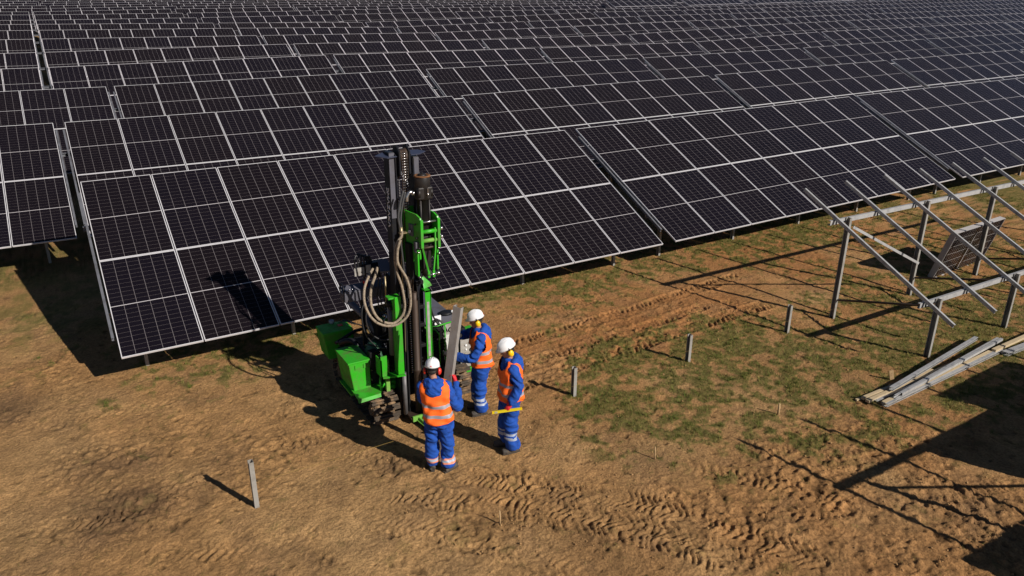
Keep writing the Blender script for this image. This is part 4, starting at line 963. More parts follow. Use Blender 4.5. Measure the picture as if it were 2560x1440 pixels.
m = MB(); m.box((3.82, -3.13, G0+.08), (3.845, -3.0, G0+2.2)); m.build('guide_rail', 'black', rig)
# brown drive column and smaller rod above it
m = MB(); m.lathe(V((3.945, -3.22, G0+.16)), [(.056, 0), (.056, .72), (.060, .73), (.060, .76), (.052, .77), (.052, 1.9), (.042, 1.92), (.042, 2.05)], seg=20); m.build('drive_column', 'rust', rig)
m = MB(); m.cyl(V((3.93, -3.22, G0+2.15)), V((3.93, -3.22, G0+3.0)), .014, 10); m.build('column_rod', 'rust', rig)
m = MB(); m.box((4.00, -3.24, G0+.15), (4.02, -3.12, G0+2.1)); m.build('column_guide', 'black', rig)
m = MB()
for zz in (1.25, 1.6, 1.9, 2.3): m.box((3.99, -3.2, G0+zz), (4.12, -3.0, G0+zz+.06), bev=.01)
m.box((4.02, -2.9, G0+.6), (4.14, -2.7, G0+2.2), bev=.02)
for k in range(22):
    p = V((4.03+rnd.uniform(0, .1), -3.1+rnd.uniform(-.06, .1), G0+rnd.uniform(.5, 2.3))); m.cyl(p, p+V((0, -.03, 0)), .014, 6)
m.build('column_brackets', 'black', rig)
# foot plate and green ground frame
m = MB(); m.box((3.76, -3.33, G0+.10), (4.28, -2.98, G0+.135), bev=.006); m.build('foot_plate', 'rust', rig)
m = MB(); m.box((3.80, -3.42, G0+.06), (4.28, -3.385, G0+.15), bev=.005); m.prism([V((3.86, -3.42, G0+.07)), V((4.16, -3.42, G0+.07)), V((4.04, -3.95, G0+.05)), V((3.94, -3.95, G0+.05))], (0, 0, .014))
for xx in (3.90, 4.0, 4.1): m.bar(V((xx, -3.42, G0+.10)), V((4.0+(xx-4.0)*.4, -3.95, G0+.07)), .016, .05)
m.box((3.93, -3.99, G0+.03), (4.05, -3.93, G0+.12), bev=.01); m.v = [(a-.02, b_+.06, c+.01) for a, b_, c in m.v]; m.build('ground_frame', 'green_dusty', rig)

# hammer
hx, hy = 4.11, -3.30
HZ = G0+.06
hm = MB(); hm.lathe(V((hx, hy, HZ+2.95)), [(.085, 0), (.085, .03), (.085, .64), (.118, .645), (.118, .955), (.110, .975), (.07, .98)], seg=28)
hm.box((hx-.115, hy-.115, HZ+3.60), (hx+.115, hy+.115, HZ+3.78), bev=.02)
hm.box((hx-.10, hy-.10, HZ+2.95), (hx+.10, hy+.10, HZ+3.05), bev=.01)
ho = hm.build('hammer', 'hammer', rig, label='dark cylindrical hydraulic hammer with a rusted rim')
m = MB(); m.lathe(V((hx, hy, HZ+3.915)), [(.121, 0), (.122, .018), (.10, .024), (.075, .012), (.07, .0)], seg=28); m.build('rim', 'rustring', ho)
m = MB(); m.lathe(V((hx, hy, HZ+3.92)), [(.07, 0), (.06, .03), (.02, .035), (.015, .06)], seg=18); m.build('cap', 'hammer', ho)
m = MB()
for a in (45, 135, 225, 315):
    a = R(a); m.cyl(V((hx+.095*math.cos(a), hy+.095*math.sin(a), HZ+2.97)), V((hx+.095*math.cos(a), hy+.095*math.sin(a), HZ+3.62)), .018, 8); m.cyl(V((hx+.135*math.cos(a), hy+.135*math.sin(a), HZ+3.64)), V((hx+.135*math.cos(a), hy+.135*math.sin(a), HZ+3.74)), .026, 8)
m.build('tie_rod', 'hammer', ho)
m = MB(); m.box((hx+.02, hy-.135, HZ+3.69), (hx+.028, hy-.125, HZ+3.76)); m.lathe(V((hx+.024, hy-.14, HZ+3.68)), [(.004, 0), (.016, 0), (.016, .006), (.004, .006)], V((0, 1, 0)), 12); m.build('shackle', 'chrome', ho)
m = MB(); m.box((hx-.10, hy-.11, HZ+2.86), (hx+.10, hy+.11, HZ+2.98), bev=.015); m.box((hx-.065, hy-.09, HZ+2.55), (hx+.065, hy+.09, HZ+2.88), bev=.01); m.lathe(V((hx, hy, HZ+2.42)), [(.05, 0), (.05, .03), (.07, .04), (.07, .15), (.06, .16)], seg=18); m.build('hammer_foot', 'hammer', ho)
m = MB(); m.tube(spline([V((hx-.125, hy, HZ+3.68)), V((hx-.19, hy, HZ+3.71)), V((hx-.235, hy, HZ+3.66)), V((hx-.245, hy, HZ+3.58))]), .024, 10); m.cyl(V((hx-.13, hy-.01, HZ+3.685)), V((hx-.17, hy-.01, HZ+3.695)), .034, 6); m.build('hose_elbow', 'chrome', ho)
# green hammer carriage
cg = MB()
def side(x0_, x1_, th_):
    A_ = [V((x0_, -3.02, 2.78)), V((x0_, -3.02, 1.95)), V((x0_+(x1_-x0_)*.5, -3.25, 1.98)), V((x1_, -3.46, 2.25)), V((x1_, -3.52, 2.34)), V((x1_, -3.52, 2.66)), V((x1_, -3.49, 2.72)), V((x0_+(x1_-x0_)*.8, -3.40, 2.76))]
    cg.prism(A_, (th_, 0, 0))
side(3.86, 3.965, .022); side(4.16, 4.235, .022)
cg.box((3.955, -3.535, 2.28), (3.998, -3.50, 2.70), bev=.006); cg.box((4.225, -3.535, 2.26), (4.265, -3.50, 2.70), bev=.006)
cg.box((3.84, -3.07, 2.70), (4.06, -3.05, 2.80)); cg.box((3.84, -3.10, 1.9), (3.86, -3.02, 2.78))
cgo = cg.build('hammer_carriage', 'green', rig)
for zz, mt, rr in ((2.655, 'chrome', .014), (2.51, 'green', .030), (2.375, 'green_dusty', .030), (2.27, 'rust', .016)):
    m = MB(); m.cyl(V((3.985, -3.49, zz)), V((4.235, -3.49, zz)), rr, 14); m.build('cross_pin', mt, cgo)
for zz in (2.53, 2.405):
    m = MB(); m.ellipsoid((4.30, -3.49, zz), (.028, .028, .028), 12, 8); m.cyl(V((4.25, -3.49, zz)), V((4.30, -3.49, zz)), .014, 8); m.build('pin_knob', 'chrome', cgo)
for pts_, w__ in (([(3.985, -3.50, 2.30), (4.045, -3.54, 1.96), (4.052, -3.55, 1.83)], .02), ([(4.195, -3.50, 2.56), (4.18, -3.53, 2.25), (4.135, -3.55, 1.96), (4.13, -3.55, 1.83)], .018)):
    m = MB(); Q_ = [V(q_) for q_ in pts_]
    for a_, b_ in zip(Q_[:-1], Q_[1:]): m.bar(a_, b_+(b_-a_)*.04, w__, .022)
    m.bar(Q_[-1]+V((0, 0, .1)), Q_[-1], .034, .03); m.build('clamp_arm', 'green', cgo)
for xx, zt_, zb in ((3.915, 2.26, 1.84), (4.225, 2.28, 1.90), (3.95, 2.25, 2.1)):
    m = MB(); m.box((xx, -3.48, zb), (xx+.026, -3.36, zt_), bev=.006); m.build('side_bar', 'green', cgo)
m = MB(); m.box((3.86, -3.30, 1.75), (3.93, -3.15, 2.3), bev=.01); m.box((4.02, -3.34, 1.85), (4.19, -3.2, 2.45), bev=.02); m.build('clamp_body', 'black', cgo)
m = MB(); m.cyl(V((4.04, -3.56, 1.87)), V((4.20, -3.56, 1.88)), .013, 8); m.ellipsoid((4.20, -3.56, 1.88), (.028, .028, .028), 12, 8); m.build('clamp_bolt', 'chrome', cgo)
for q_ in ((3.93, -3.5, 1.84), (3.93, -3.5, 2.22), (4.25, -3.5, 2.24), (4.25, -3.5, 2.16)):
    m = MB(); m.ellipsoid(q_, (.016, .016, .016), 8, 6); m.build('bolt', 'chrome', cgo)
m = MB(); m.box((3.90, -3.34, 2.42), (3.935, -3.22, 2.60), bev=.008); m.cyl(V((3.90, -3.30, 2.50)), V((3.86, -3.34, 2.50)), .022, 10); m.box((3.90, -3.46, 2.2), (3.96, -3.38, 2.36), bev=.008); m.build('valve', 'slate', cgo)
for q_ in ((3.89, -3.15, 2.66), (3.905, -3.42, 2.62), (3.91, -3.45, 2.42), (3.885, -3.12, 2.2), (3.90, -3.38, 2.30), (3.92, -3.50, 2.28)):
    m = MB(); m.cyl(V(q_), V((q_[0]+.03, q_[1], q_[2])), .015, 6); m.build('bolt', 'hammer', cgo)
# hoses
def hose(pp, y0_, y1_, r, mat, name='hydraulic_hose', pw=1):
    n = len(pp); P = [at_y(p[0], p[1], y0_+(y1_-y0_)*(i/(n-1))**pw) for i, p in enumerate(pp)]
    m = MB(); m.tube(spline(P, 7), r, 10); m.build(name, mat, rig)
hose([(1008, 478), (1000, 510), (996, 545), (1003, 580)], -3.32, -3.34, .017, 'greyhose')
hose([(1013, 480), (1006, 512), (1002, 548), (1006, 580)], -3.30, -3.34, .015, 'greyhose')
hose([(1005, 578), (1003, 592), (995, 604), (988, 628), (988, 655), (994, 685), (1004, 715), (1010, 745), (1012, 770), (1004, 792), (984, 808), (960, 806)], -3.36, -3.28, .020, 'sleeve')
hose([(1001, 600), (994, 625), (994, 655), (1004, 675), (1018, 700), (1025, 730), (1026, 765), (1018, 790), (1002, 806), (984, 814), (962, 814), (940, 805), (922, 785), (911, 755), (911, 722), (920, 695), (932, 672)], -3.40, -2.75, .020, 'sleeve', pw=3.5)
hose([(944, 668), (938, 690), (930, 712), (926, 740), (930, 770), (944, 795), (962, 806)], -2.72, -2.95, .022, 'sleeve')
hose([(1000, 590), (1006, 640), (1012, 690), (1020, 720), (1022, 745)], -3.30, -3.25, .014, 'greyhose')
for dx_, yy_ in ((0, -2.6), (9, -2.55), (-8, -2.65)):
    hose([(948+dx_, 668), (955+dx_, 700), (950+dx_, 740), (962+dx_, 775), (990+dx_*.3, 790)], yy_, -2.7, .010, 'hose', 'thin_hose')
hose([(1006, 590), (1004, 660), (1008, 720), (1012, 800), (1014, 880)], -3.12, -3.12, .008, 'brass', 'grease_line')
hose([(1040, 700), (1046, 760), (1043, 830), (1048, 900)], -3.14, -3.1, .011, 'hose', 'thin_hose')
hose([(930, 745), (915, 790), (925, 830), (955, 850), (985, 845)], -2.75, -2.9, .013, 'hose', 'thin_hose')
hose([(925, 735), (905, 775), (912, 830), (940, 865), (970, 870)], -2.72, -2.9, .011, 'hose', 'thin_hose')
m = MB(); p_ = at_y(1003, 581, -3.34); m.cyl(p_-V((0, 0, .08)), p_+V((0, 0, .08)), .026, 10); m.box(p_-V((.03, .03, .02)), p_+V((.08, .03, 0))); m.build('hose_fitting', 'brass', rig)
m = MB(); m.tube([at_y(1023, 690, -3.28), at_y(1023, 716, -3.28)], .03, 12); m.build('rod_clamp', 'rust', rig)
m = MB(); m.tube(spline([at_y(1074, 735, -2.95), at_y(1076, 765, -2.9), at_y(1085, 795, -2.8), at_y(1096, 812, -2.7)]), .014, 8); m.build('hydraulic_hose', 'hose', rig)
m = MB(); m.tube([at_y(1073, 736, -2.95), at_y(1075, 752, -2.94)], .02, 10); m.build('hose_fitting', 'brass', rig)

# engine unit on the right
EX0, EX1, EY = 4.36, 5.16, -2.62
eng = MB(); eng.box((EX0+.02, EY+.02, G0+.42), (EX1-.03, -1.25, G0+1.12), bev=.02); eo = eng.build('engine_unit', 'black', rig)
m = MB(); m.prism([V((EX0+.03, EY+.18, G0+1.36)), V((4.98, EY+.18, G0+1.30)), V((5.0, EY+.20, G0+1.12)), V((5.0, -1.2, G0+1.12)), V((4.98, -1.2, G0+1.34)), V((EX0+.03, -1.2, G0+1.42))][:2]+[V((4.98, -1.25, G0+1.34)), V((EX0+.03, -1.25, G0+1.42))], (0, 0, .02))
m.prism([V((EX0+.03, EY+.18, G0+1.1)), V((4.98, EY+.18, G0+1.1)), V((4.98, EY+.18, G0+1.30)), V((EX0+.03, EY+.18, G0+1.36))], (0, .02, 0)); m.prism([V((4.96, EY+.18, G0+1.1)), V((4.96, -1.25, G0+1.1)), V((4.96, -1.25, G0+1.34)), V((4.96, EY+.18, G0+1.30))], (.02, 0, 0))
m.build('hood', 'slate', eo)
m = MB(); m.box((4.58, EY+.155, G0+1.22), (4.74, EY+.178, G0+1.38), bev=.004); m.build('white_sheet', 'white', eo)
m = MB(); m.ellipsoid((4.88, EY+.25, G0+1.36), (.14, .10, .04), 12, 8); m.build('beacon_base', 'dark', eo)
m = MB(); m.ellipsoid((4.97, EY+.2, G0+1.38), (.025, .025, .03), 10, 8); m.build('work_light', 'white', eo)
# radiator: dark core with ribs
rd_ = MB(); rd_.box((4.44, EY-.02, G0+.58), (4.70, EY+.03, G0+1.24), bev=.01)
for k in range(12): rd_.box((4.47, EY-.045, G0+.62+.05*k), (4.68, EY-.02, G0+.64+.05*k))
rd_.build('radiator', 'black', eo)
m = MB(); m.box((4.70, EY-.01, G0+.62), (4.97, EY+.01, G0+1.28)); so = m.build('side_panel', 'panelgrey', eo)
m = MB(); m.box((4.73, EY-.016, G0+.70), (4.93, EY-.009, G0+1.08)); m.build('information_sheet', 'whitelabel', so)
m = MB(); m.cyl(V((4.83, EY-.03, G0+1.17)), V((4.83, EY-.008, G0+1.17)), .042, 20); gg = m.build('round_gauge', 'black', so)
m = MB(); m.cyl(V((4.83, EY-.034, G0+1.17)), V((4.83, EY-.028, G0+1.17)), .033, 20); m.build('gauge_face', 'gauge', gg)
m = MB()
for k in range(5): m.box((4.70, EY-.03, G0+.80+.065*k), (4.735, EY-.012, G0+.825+.065*k))
m.build('radiator_clip', 'black', so)
gp_ = MB(); gp_.box((5.0, EY-.03, G0+.40), (5.30, EY, G0+1.0)); gpo = gp_.build('gauge_panel', 'panelgrey', eo)
for (xx, zz, rr, mt) in ((5.20, .86, .042, 'black'), (5.20, .72, .030, 'black'), (5.20, .60, .022, 'red'), (5.10, .82, .018, 'white'), (5.10, .74, .014, 'white'), (5.09, .66, .016, 'gauge'), (5.10, .50, .024, 'white'), (5.2, .52, .016, 'black')):
    m = MB(); m.cyl(V((xx, EY-.05, G0+zz)), V((xx, EY-.028, G0+zz)), rr, 16); m.build('gauge' if rr > .025 else 'switch_knob', mt, gpo)
m = MB(); m.box((4.98, EY-.035, G0+1.0), (5.33, EY+.25, G0+1.03)); m.box((5.30, EY-.035, G0+.38), (5.33, EY+.25, G0+1.0)); m.box((4.42, EY-.06, G0+.30), (5.33, EY-.0, G0+.38), bev=.01); m.box((4.42, EY-.02, G0+.28), (5.33, EY+.3, G0+.31)); m.build('panel_surround', 'green', eo)
m = MB()
for pts_ in ([(4.40, -.05, .56), (4.40, -.05, 1.24), (4.44, -.05, 1.29), (5.0, -.05, 1.33)], [(4.58, -.09, .42), (4.58, -.09, 1.16), (4.52, -.07, 1.25), (4.42, -.05, 1.29)], [(4.70, -.06, .50), (4.70, -.06, 1.30)], [(4.40, -.05, .45), (4.58, -.09, .42), (5.0, -.08, .36)], [(4.40, -.05, 1.26), (4.38, .3, 1.28)]):
    m.tube([V((a, EY+b_, G0+c)) for a, b_, c in pts_], .013, 8)
m.build('guard_frame', 'green', eo)
m = MB()
for k in range(7): a = V((4.36+rnd.uniform(0, .2), EY+rnd.uniform(.05, .3), G0+1.2)); m.tube(spline([a, a+V((.05, 0, .14)), a+V((.16, -.05, .1)), a+V((.22, -.1, -.05))]), .011, 6)
m.build('wiring', 'hose', eo)

# ------------------------------------------------------------------ the steel pile being set
PB = at_z(1098, 1125, G0); PB.z = hg(PB.x, PB.y)
PT = at_p(1146, 766, PB)
pd = (PT-PB).normalized()
m = MB(); FH = V((FW.x, FW.y, 0)).normalized(); RH = V((RT.x, RT.y, 0)).normalized()
m.chan(PB, PT, .075, .125, .005, up=RH*math.cos(R(28))-FH*math.sin(R(28)), flip=1, lip=.02)
o = m.build('steel_pile', 'pilesteel', origin=PB); tag(o, 'long new steel pile held upright between the workers and the rig', 'pile')
def on_pile(z): return PB+pd*((z-PB.z)/pd.z)

# ------------------------------------------------------------------ people
def person(label, pos, head_deg, J, ear, glove, feet, look=(0, 0), lean=(0, 0), anklecol='stripew', level=False, ankle=.27, S=1.0):
    """J: joints in the body frame (forward, left, up). feet: [(f, l, toe angle deg)] for left, right"""
    h = R(head_deg); f_ = V((math.cos(h), math.sin(h), 0)); l_ = V((-math.sin(h), math.cos(h), 0)); O = V((pos[0], pos[1], hg(*pos)))
    def W(p): return O+f_*p[0]+l_*p[1]+V((0, 0, p[2]))
    root = empty('person', O, label, 'person', None); root.scale = (S, S, S)
    up_ = V((lean[0], lean[1], 1))
    def T(z, fo=0, lo=0):        # point on the leaning spine
        k = max(0, (z-.95)/.75); return W((fo+lean[0]*k, lo+lean[1]*k, z))
    def ring_loft(mb, rows, seg=22, sq=2.4):     # rows: (z, forward off, half width (left), half depth (forward))
        vs = []
        for (z, fo, rl, rf) in rows:
            c = T(z, fo)
            for k in range(seg):
                a = 2*math.pi*k/seg; ca, sa = math.cos(a), math.sin(a)
                x = abs(ca)**(2/sq)*math.copysign(1, ca); y = abs(sa)**(2/sq)*math.copysign(1, sa)
                vs.append(c+f_*(x*rf)+l_*(y*rl))
        n = len(rows)
        fs = [(i*seg+k, i*seg+(k+1) % seg, (i+1)*seg+(k+1) % seg, (i+1)*seg+k) for i in range(n-1) for k in range(seg)]
        mb.add(vs, fs+[tuple(range(seg))[::-1], tuple(range((n-1)*seg, n*seg))], 0, True)
    sh = {s: T(1.415, 0, .172*s) for s in (1, -1)}
    arms = {}
    for s, nm in ((1, 'L'), (-1, 'R')):
        arms[s] = (sh[s], W(J['elb'+nm]), W(J['hand'+nm]))
    hips = {1: W((0, .095, .92)), -1: W((0, -.095, .92))}
    legs = {}
    for i, s in enumerate((1, -1)):
        ff, fl, ta = feet[i]
        an = W((ff, fl, .10)); kn = (hips[s]+an)/2+f_*.035+V((0, 0, .02)); legs[s] = (hips[s], kn, an, ta)
    # head orientation
    hy_ = R(head_deg+look[0]); pt = R(look[1])
    hf = V((math.cos(hy_)*math.cos(pt), math.sin(hy_)*math.cos(pt), -math.sin(pt))); hl = V((-math.sin(hy_), math.cos(hy_), 0)); hu = hf.cross(hl)
    HC = T(1.65, .035+.02*lean[0])
    def H(a, b_, c): return HC+hf*a+hl*b_+hu*c
    MH = Matrix((( hf.x, hl.x, hu.x), (hf.y, hl.y, hu.y), (hf.z, hl.z, hu.z)))
    # ---- body, one continuous skin
    b = MB()
    ring_loft(b, [(.86, 0, .15, .10), (1.0, 0, .155, .105), (1.15, 0, .15, .10), (1.3, 0, .165, .105), (1.42, 0, .16, .09), (1.48, .0, .09, .07)])
    b.tube([T(1.44), T(1.5, .01), HC-hu*.04], [.062, .056, .055], 14)
    b.ellipsoid(HC+hu*.03, (.098, .078, .115), 20, 14, mat=MH)
    b.ellipsoid(H(.03, 0, -.055), (.062, .056, .065), 16, 10, mat=MH)        # jaw
    b.ellipsoid(H(.062, 0, -.092), (.024, .026, .018), 10, 8, mat=MH)        # chin
    b.tube([H(.088, 0, .03), H(.104, 0, -.002), H(.112, 0, -.016)], [.008, .012, .014], 8)   # nose
    b.ellipsoid(H(.084, 0, .045), (.015, .05, .010), 10, 8, mat=MH)          # brow
    b.tube([H(.082, -.02, -.048), H(.09, 0, -.047), H(.082, .02, -.048)], .008, 6)   # lips
    for s in (1, -1): b.ellipsoid(H(-.005, s*.08, .0), (.018, .01, .03), 10, 8, mat=MH)
    for s in (1, -1):
        a0, a1, a2 = arms[s]; b.tube(spline([a0, a1, a2], 4), [.05, .047, .044, .041, .038, .034, .03, .027, .025], 12)
        l0, l1, l2, _ = legs[s]; b.tube(spline([l0, l1, l2], 4), [.08, .075, .07, .06, .055, .052, .048, .042, .036], 12)
    body = remeshed(b, 'body', ['skin'], .011, root, O, smooth=1)
    e = MB()
    for s in (1, -1): e.ellipsoid(H(.086, s*.032, .022), (.010, .013, .009), 10, 8, mat=MH)
    e.build('eyes', 'eye', body)
    hr = MB(); hr.ellipsoid(H(-.02, 0, .045), (.093, .087, .085), 16, 10, mat=MH); hr.ellipsoid(H(-.055, 0, -.01), (.045, .068, .045), 14, 8, mat=MH); hr.build('hair', 'hair', root)
    # ---- trousers
    t_ = MB()
    ring_loft(t_, [(.80, 0, .155, .115), (.88, -.005, .18, .135), (.96, -.005, .165, .12), (1.02, 0, .150, .105)])
    for s in (1, -1):
        l0, l1, l2, _ = legs[s]
        P_ = spline([l0+V((0, 0, .02)), l1, l2+V((0, 0, .0))], 5); n = len(P_)
        rr = [.108, .106, .102, .098, .093, .088, .087, .087, .088, .088, .086][:n]
        t_.tube(P_, rr, 16)
        kk = P_[4]+l_*s*.055; t_.ellipsoid(kk+V((0, 0, .06)), (.05, .04, .09), 12, 8)
    k0 = legs[1][2].z; zt0 = O.z+ankle
    def paint(c):
        z = c[:, 2]+O.z if False else c[:, 2]+O.z
        mi = np.zeros(len(c)); r1 = (z > zt0) & (z < zt0+.038); r2 = (z > zt0+.068) & (z < zt0+.106)
        if anklecol == 'stripeo': r1 = (z > zt0) & (z < zt0+.022); r2 = (z > zt0+.022) & (z < zt0+.06); r3 = (z > zt0+.06) & (z < zt0+.08); mi[r1 | r3] = 1; mi[r2] = 2; return mi
        mi[r1 | r2] = 1; return mi
    remeshed(t_, 'trousers', ['blue', anklecol, 'stripew'], .012, root, O, smooth=1, fold=.034, fscale=8, paint=paint, seed=3)
    # ---- jacket with sleeves and hood
    j = MB()
    ring_loft(j, [(.86, -.005, .182, .130), (.98, 0, .162, .110), (1.1, 0, .152, .104), (1.22, 0, .160, .108), (1.34, 0, .178, .116), (1.42, 0, .17, .10), (1.475, .0, .11, .085), (1.53, .005, .075, .075)])
    for s in (1, -1):
        a0, a1, a2 = arms[s]; P_ = spline([a0+V((0, 0, -.005)), a1, a2], 5); n = len(P_); wr = a2+(a1-a2).normalized()*.035
        P_[-1] = wr
        j.tube(P_, [.072, .071, .069, .066, .064, .063, .060, .057, .054, .051, .047][:n], 16)
        j.ellipsoid(a0, (.074, .074, .07), 14, 10)
    remeshed(j, 'jacket', ['blue'], .012, root, O, smooth=1, fold=.027, fscale=11, seed=5)
    hd = MB(); hb = T(1.47, -.085)
    hd.ellipsoid(T(1.475, -.085), (.085, .142, .062), 18, 12, mat=Matrix(((f_.x, l_.x, 0), (f_.y, l_.y, 0), (0, 0, 1))))
    hd.ellipsoid(T(1.405, -.135), (.042, .112, .085), 18, 12, mat=Matrix(((f_.x, l_.x, 0), (f_.y, l_.y, 0), (0, 0, 1))))
    ringp = [T(1.50+.035*math.cos(a)*-1, .075*math.cos(a)-.02, .105*math.sin(a)) for a in [2*math.pi*k/16 for k in range(17)]]
    hd.tube(ringp, .034, 10)
    remeshed(hd, 'hood', ['blue'], .010, root, O, smooth=1, fold=.022, fscale=13, seed=8)
    # ---- vest
    seg = 72; zs = list(np.arange(.885, 1.405, .0125))+[1.42, 1.44, 1.46, 1.478, 1.494, 1.506, 1.514]
    base = [(.86, .224, .178), (1.0, .214, .166), (1.15, .202, .152), (1.3, .218, .156), (1.38, .228, .150), (1.44, .222, .134), (1.478, .192, .114), (1.494, .155, .10), (1.514, .105, .088)]
    def bw(z):
        for (z0, a0, b0), (z1, a1, b1) in zip(base[:-1], base[1:]):
            if z <= z1: k = (z-z0)/(z1-z0); return a0+(a1-a0)*k, b0+(b1-b0)*k
        return base[-1][1:]
    vs = []; fs = []; mi = []
    def hole(z, a):      # 1 at the arm hole edge
        dy = math.asin(min(1, abs(math.sin(a)))); da = (math.pi/2-dy)
        return ((z-1.315)/.115)**2+(da/.36)**2
    for z in zs:
        rl, rf = bw(z); c = T(z)
        for k in range(seg):
            a = 2*math.pi*k/seg; ca, sa = math.cos(a), math.sin(a); x = abs(ca)**(2/2.5)*math.copysign(1, ca); y = abs(sa)**(2/2.5)*math.copysign(1, sa)
            wob = (.007*math.sin(4*a+z*17)+.005*math.sin(9*a-z*22)+.004*math.sin(3*a+z*41))*(1.3 if z < 1.3 else .7)
            zz = .035*min(1, abs(sa))**2*(1 if z < .91 else 0)-(.0 if z < 1.49 else 0)
            vs.append(c+f_*(x*(rf+wob))+l_*(y*(rl+wob*.5))+V((0, 0, zz)))
    for i in range(len(zs)-1):
        for k in range(seg):
            a = 2*math.pi*(k+.5)/seg; zmid = (zs[i]+zs[i+1])/2
            if hole(zmid, a) < 1: continue
            if zmid > 1.36 and math.cos(a) > 1-(zmid-1.36)*3.2: continue            # open neck at the front
            fs.append((i*seg+k, i*seg+(k+1) % seg, (i+1)*seg+(k+1) % seg, (i+1)*seg+k)); stripe = abs(zmid-1.015) < .024 or abs(zmid-1.165) < .024; mi.append(1 if stripe else 0)
    me = bpy.data.meshes.new('vest'); me.from_pydata([tuple(p-O) for p in vs], [], fs); me.materials.append(M['orange']); me.materials.append(M['stripe'])
    me.polygons.foreach_set('material_index', mi); me.polygons.foreach_set('use_smooth', [True]*len(fs)); me.update()
    vo = link('vest', me, root, O); md = vo.modifiers.new('s', 'SOLIDIFY'); md.thickness = .008; md.offset = 1
    # ---- helmet
    hm_ = MB(); seg = 30
    up2 = hu; vs = []; rings_ = 12
    for i in range(rings_+1):
        th = (math.pi/2)*i/rings_
        for k in range(seg):
            a = 2*math.pi*k/seg; r_ = math.cos(th)**.85
            x = math.cos(a)*.127*r_*(1.06 if math.cos(a) > 0 else 1.02); y = math.sin(a)*.106*r_
            z = .080+.108*math.sin(th)**.95+(.008 if abs(math.sin(a)) < .28 and i > 3 else 0)
            vs.append(H(x-.008, y, z))
    hm_.add(vs, [(i*seg+k, i*seg+(k+1) % seg, (i+1)*seg+(k+1) % seg, (i+1)*seg+k) for i in range(rings_) for k in range(seg)], 0, True)
    rim_o = []; 
    for k in range(seg):
        a = 2*math.pi*k/seg; ext = .008+.038*max(0, math.cos(a))**2; dz_ = -.012-.012*max(0, math.cos(a))-.016*max(0, -math.cos(a))
        rim_o.append(H(math.cos(a)*(.133+ext)-.008, math.sin(a)*(.108+.008), .080+dz_))
    rim_i = [H(math.cos(2*math.pi*k/seg)*.120-.008, math.sin(2*math.pi*k/seg)*.100, .066) for k in range(seg)]
    top_i = vs[:seg]
    hm_.add(top_i+rim_o+rim_i, [(k, seg+k, seg+(k+1) % seg, (k+1) % seg) for k in range(seg)]+[(seg+k, 2*seg+k, 2*seg+(k+1) % seg, seg+(k+1) % seg) for k in range(seg)], 0, True)
    for dy in (-.03, 0, .03):
        P_ = [H(-.008+.128*math.cos(a)*.98, dy*(.6+.4*math.sin(a)), .077+.110*math.sin(a)) for a in [math.pi*k/18 for k in range(1, 18)]]
        hm_.tube(P_, .0045 if dy else .007, 6)
    ho_ = hm_.build('helmet', 'white', root)
    m = MB(); m.box((-.011, -.011, -.005), (.011, .011, .005), mat=Matrix.Translation(H(-.134, 0, .082)) @ MH.to_4x4()); m.build('adjuster', 'red', ho_)
    m = MB(); m.tube([H(-.06, -.1, .05), H(-.112, -.06, .03), H(-.122, 0, .025), H(-.112, .06, .03), H(-.06, .1, .05)], .006, 6); m.build('headband', 'black', ho_)
    for s in (1, -1):
        m = MB(); mt_ = MH @ Matrix.Rotation(R(0), 3, 'X'); m.ellipsoid(H(-.012, s*.103, -.008), (.043, .034, .056), 16, 12, mat=MH); em = m.build('ear_muff', ear, root)
        m = MB(); m.ellipsoid(H(-.012, s*.088, -.008), (.046, .014, .058), 14, 10, mat=MH); m.build('cushion', 'black', em)
        m = MB(); m.tube([H(-.012, s*.118, .03), H(-.012, s*.12, .06), H(-.01, s*.112, .085)], .006, 6); m.build('arm', 'black', em)
    # ---- gloves with fingers
    for s, nm in ((1, 'L'), (-1, 'R')):
        a0, a1, a2 = arms[s]; hd_ = J.get('dir'+nm); d = (a2-a1).normalized() if hd_ is None else (f_*hd_[0]+l_*hd_[1]+V((0, 0, hd_[2]))).normalized()
        pn_ = J.get('palm'+nm, (0, -s, 0)); pn_ = f_*pn_[0]+l_*pn_[1]+V((0, 0, pn_[2])); pn_ = (pn_-d*pn_.dot(d)).normalized(); sd_ = d.cross(pn_)*(1 if s > 0 else -1)
        curl = J.get('curl'+nm, .5); m = MB()
        m.tube([a2-d*.035, a2, a2+d*.05, a2+d*.09], [(.030, .030), (.030, .026), (.022, .040), (.018, .040)][::1] if False else [.033, .031, .036, .030], 12)
        pc = a2+d*.055; m.ellipsoid(pc, (.05, .042, .022), 14, 10, mat=Matrix(((d.x, sd_.x, pn_.x), (d.y, sd_.y, pn_.y), (d.z, sd_.z, pn_.z))))
        for q_, (off, ln) in enumerate(((.031, .072), (.0105, .080), (-.0105, .075), (-.031, .060))):
            b0 = a2+d*.085+sd_*off; ang = curl*1.1; p1_ = b0+(d*math.cos(ang*.6)+pn_*math.sin(ang*.6))*ln*.42; p2_ = p1_+(d*math.cos(ang*1.6)+pn_*math.sin(ang*1.6))*ln*.33; p3_ = p2_+(d*math.cos(ang*2.4)+pn_*math.sin(ang*2.4))*ln*.28
            m.tube([b0-d*.02, b0, p1_, p2_, p3_], [.0105, .0115, .0108, .0102, .0085], 8)
        tb = a2+d*.03+sd_*.034; t1_ = tb+(d*.6+sd_*.6+pn_*.4).normalized()*.035; t2_ = t1_+(d*.6+pn_*(.4+curl)).normalized()*.03
        m.tube([tb-sd_*.015, tb, t1_, t2_], [.012, .014, .012, .0095], 8)
        remeshed(m, 'glove', [glove[0 if s > 0 else 1]], .0045, root, O, smooth=1)
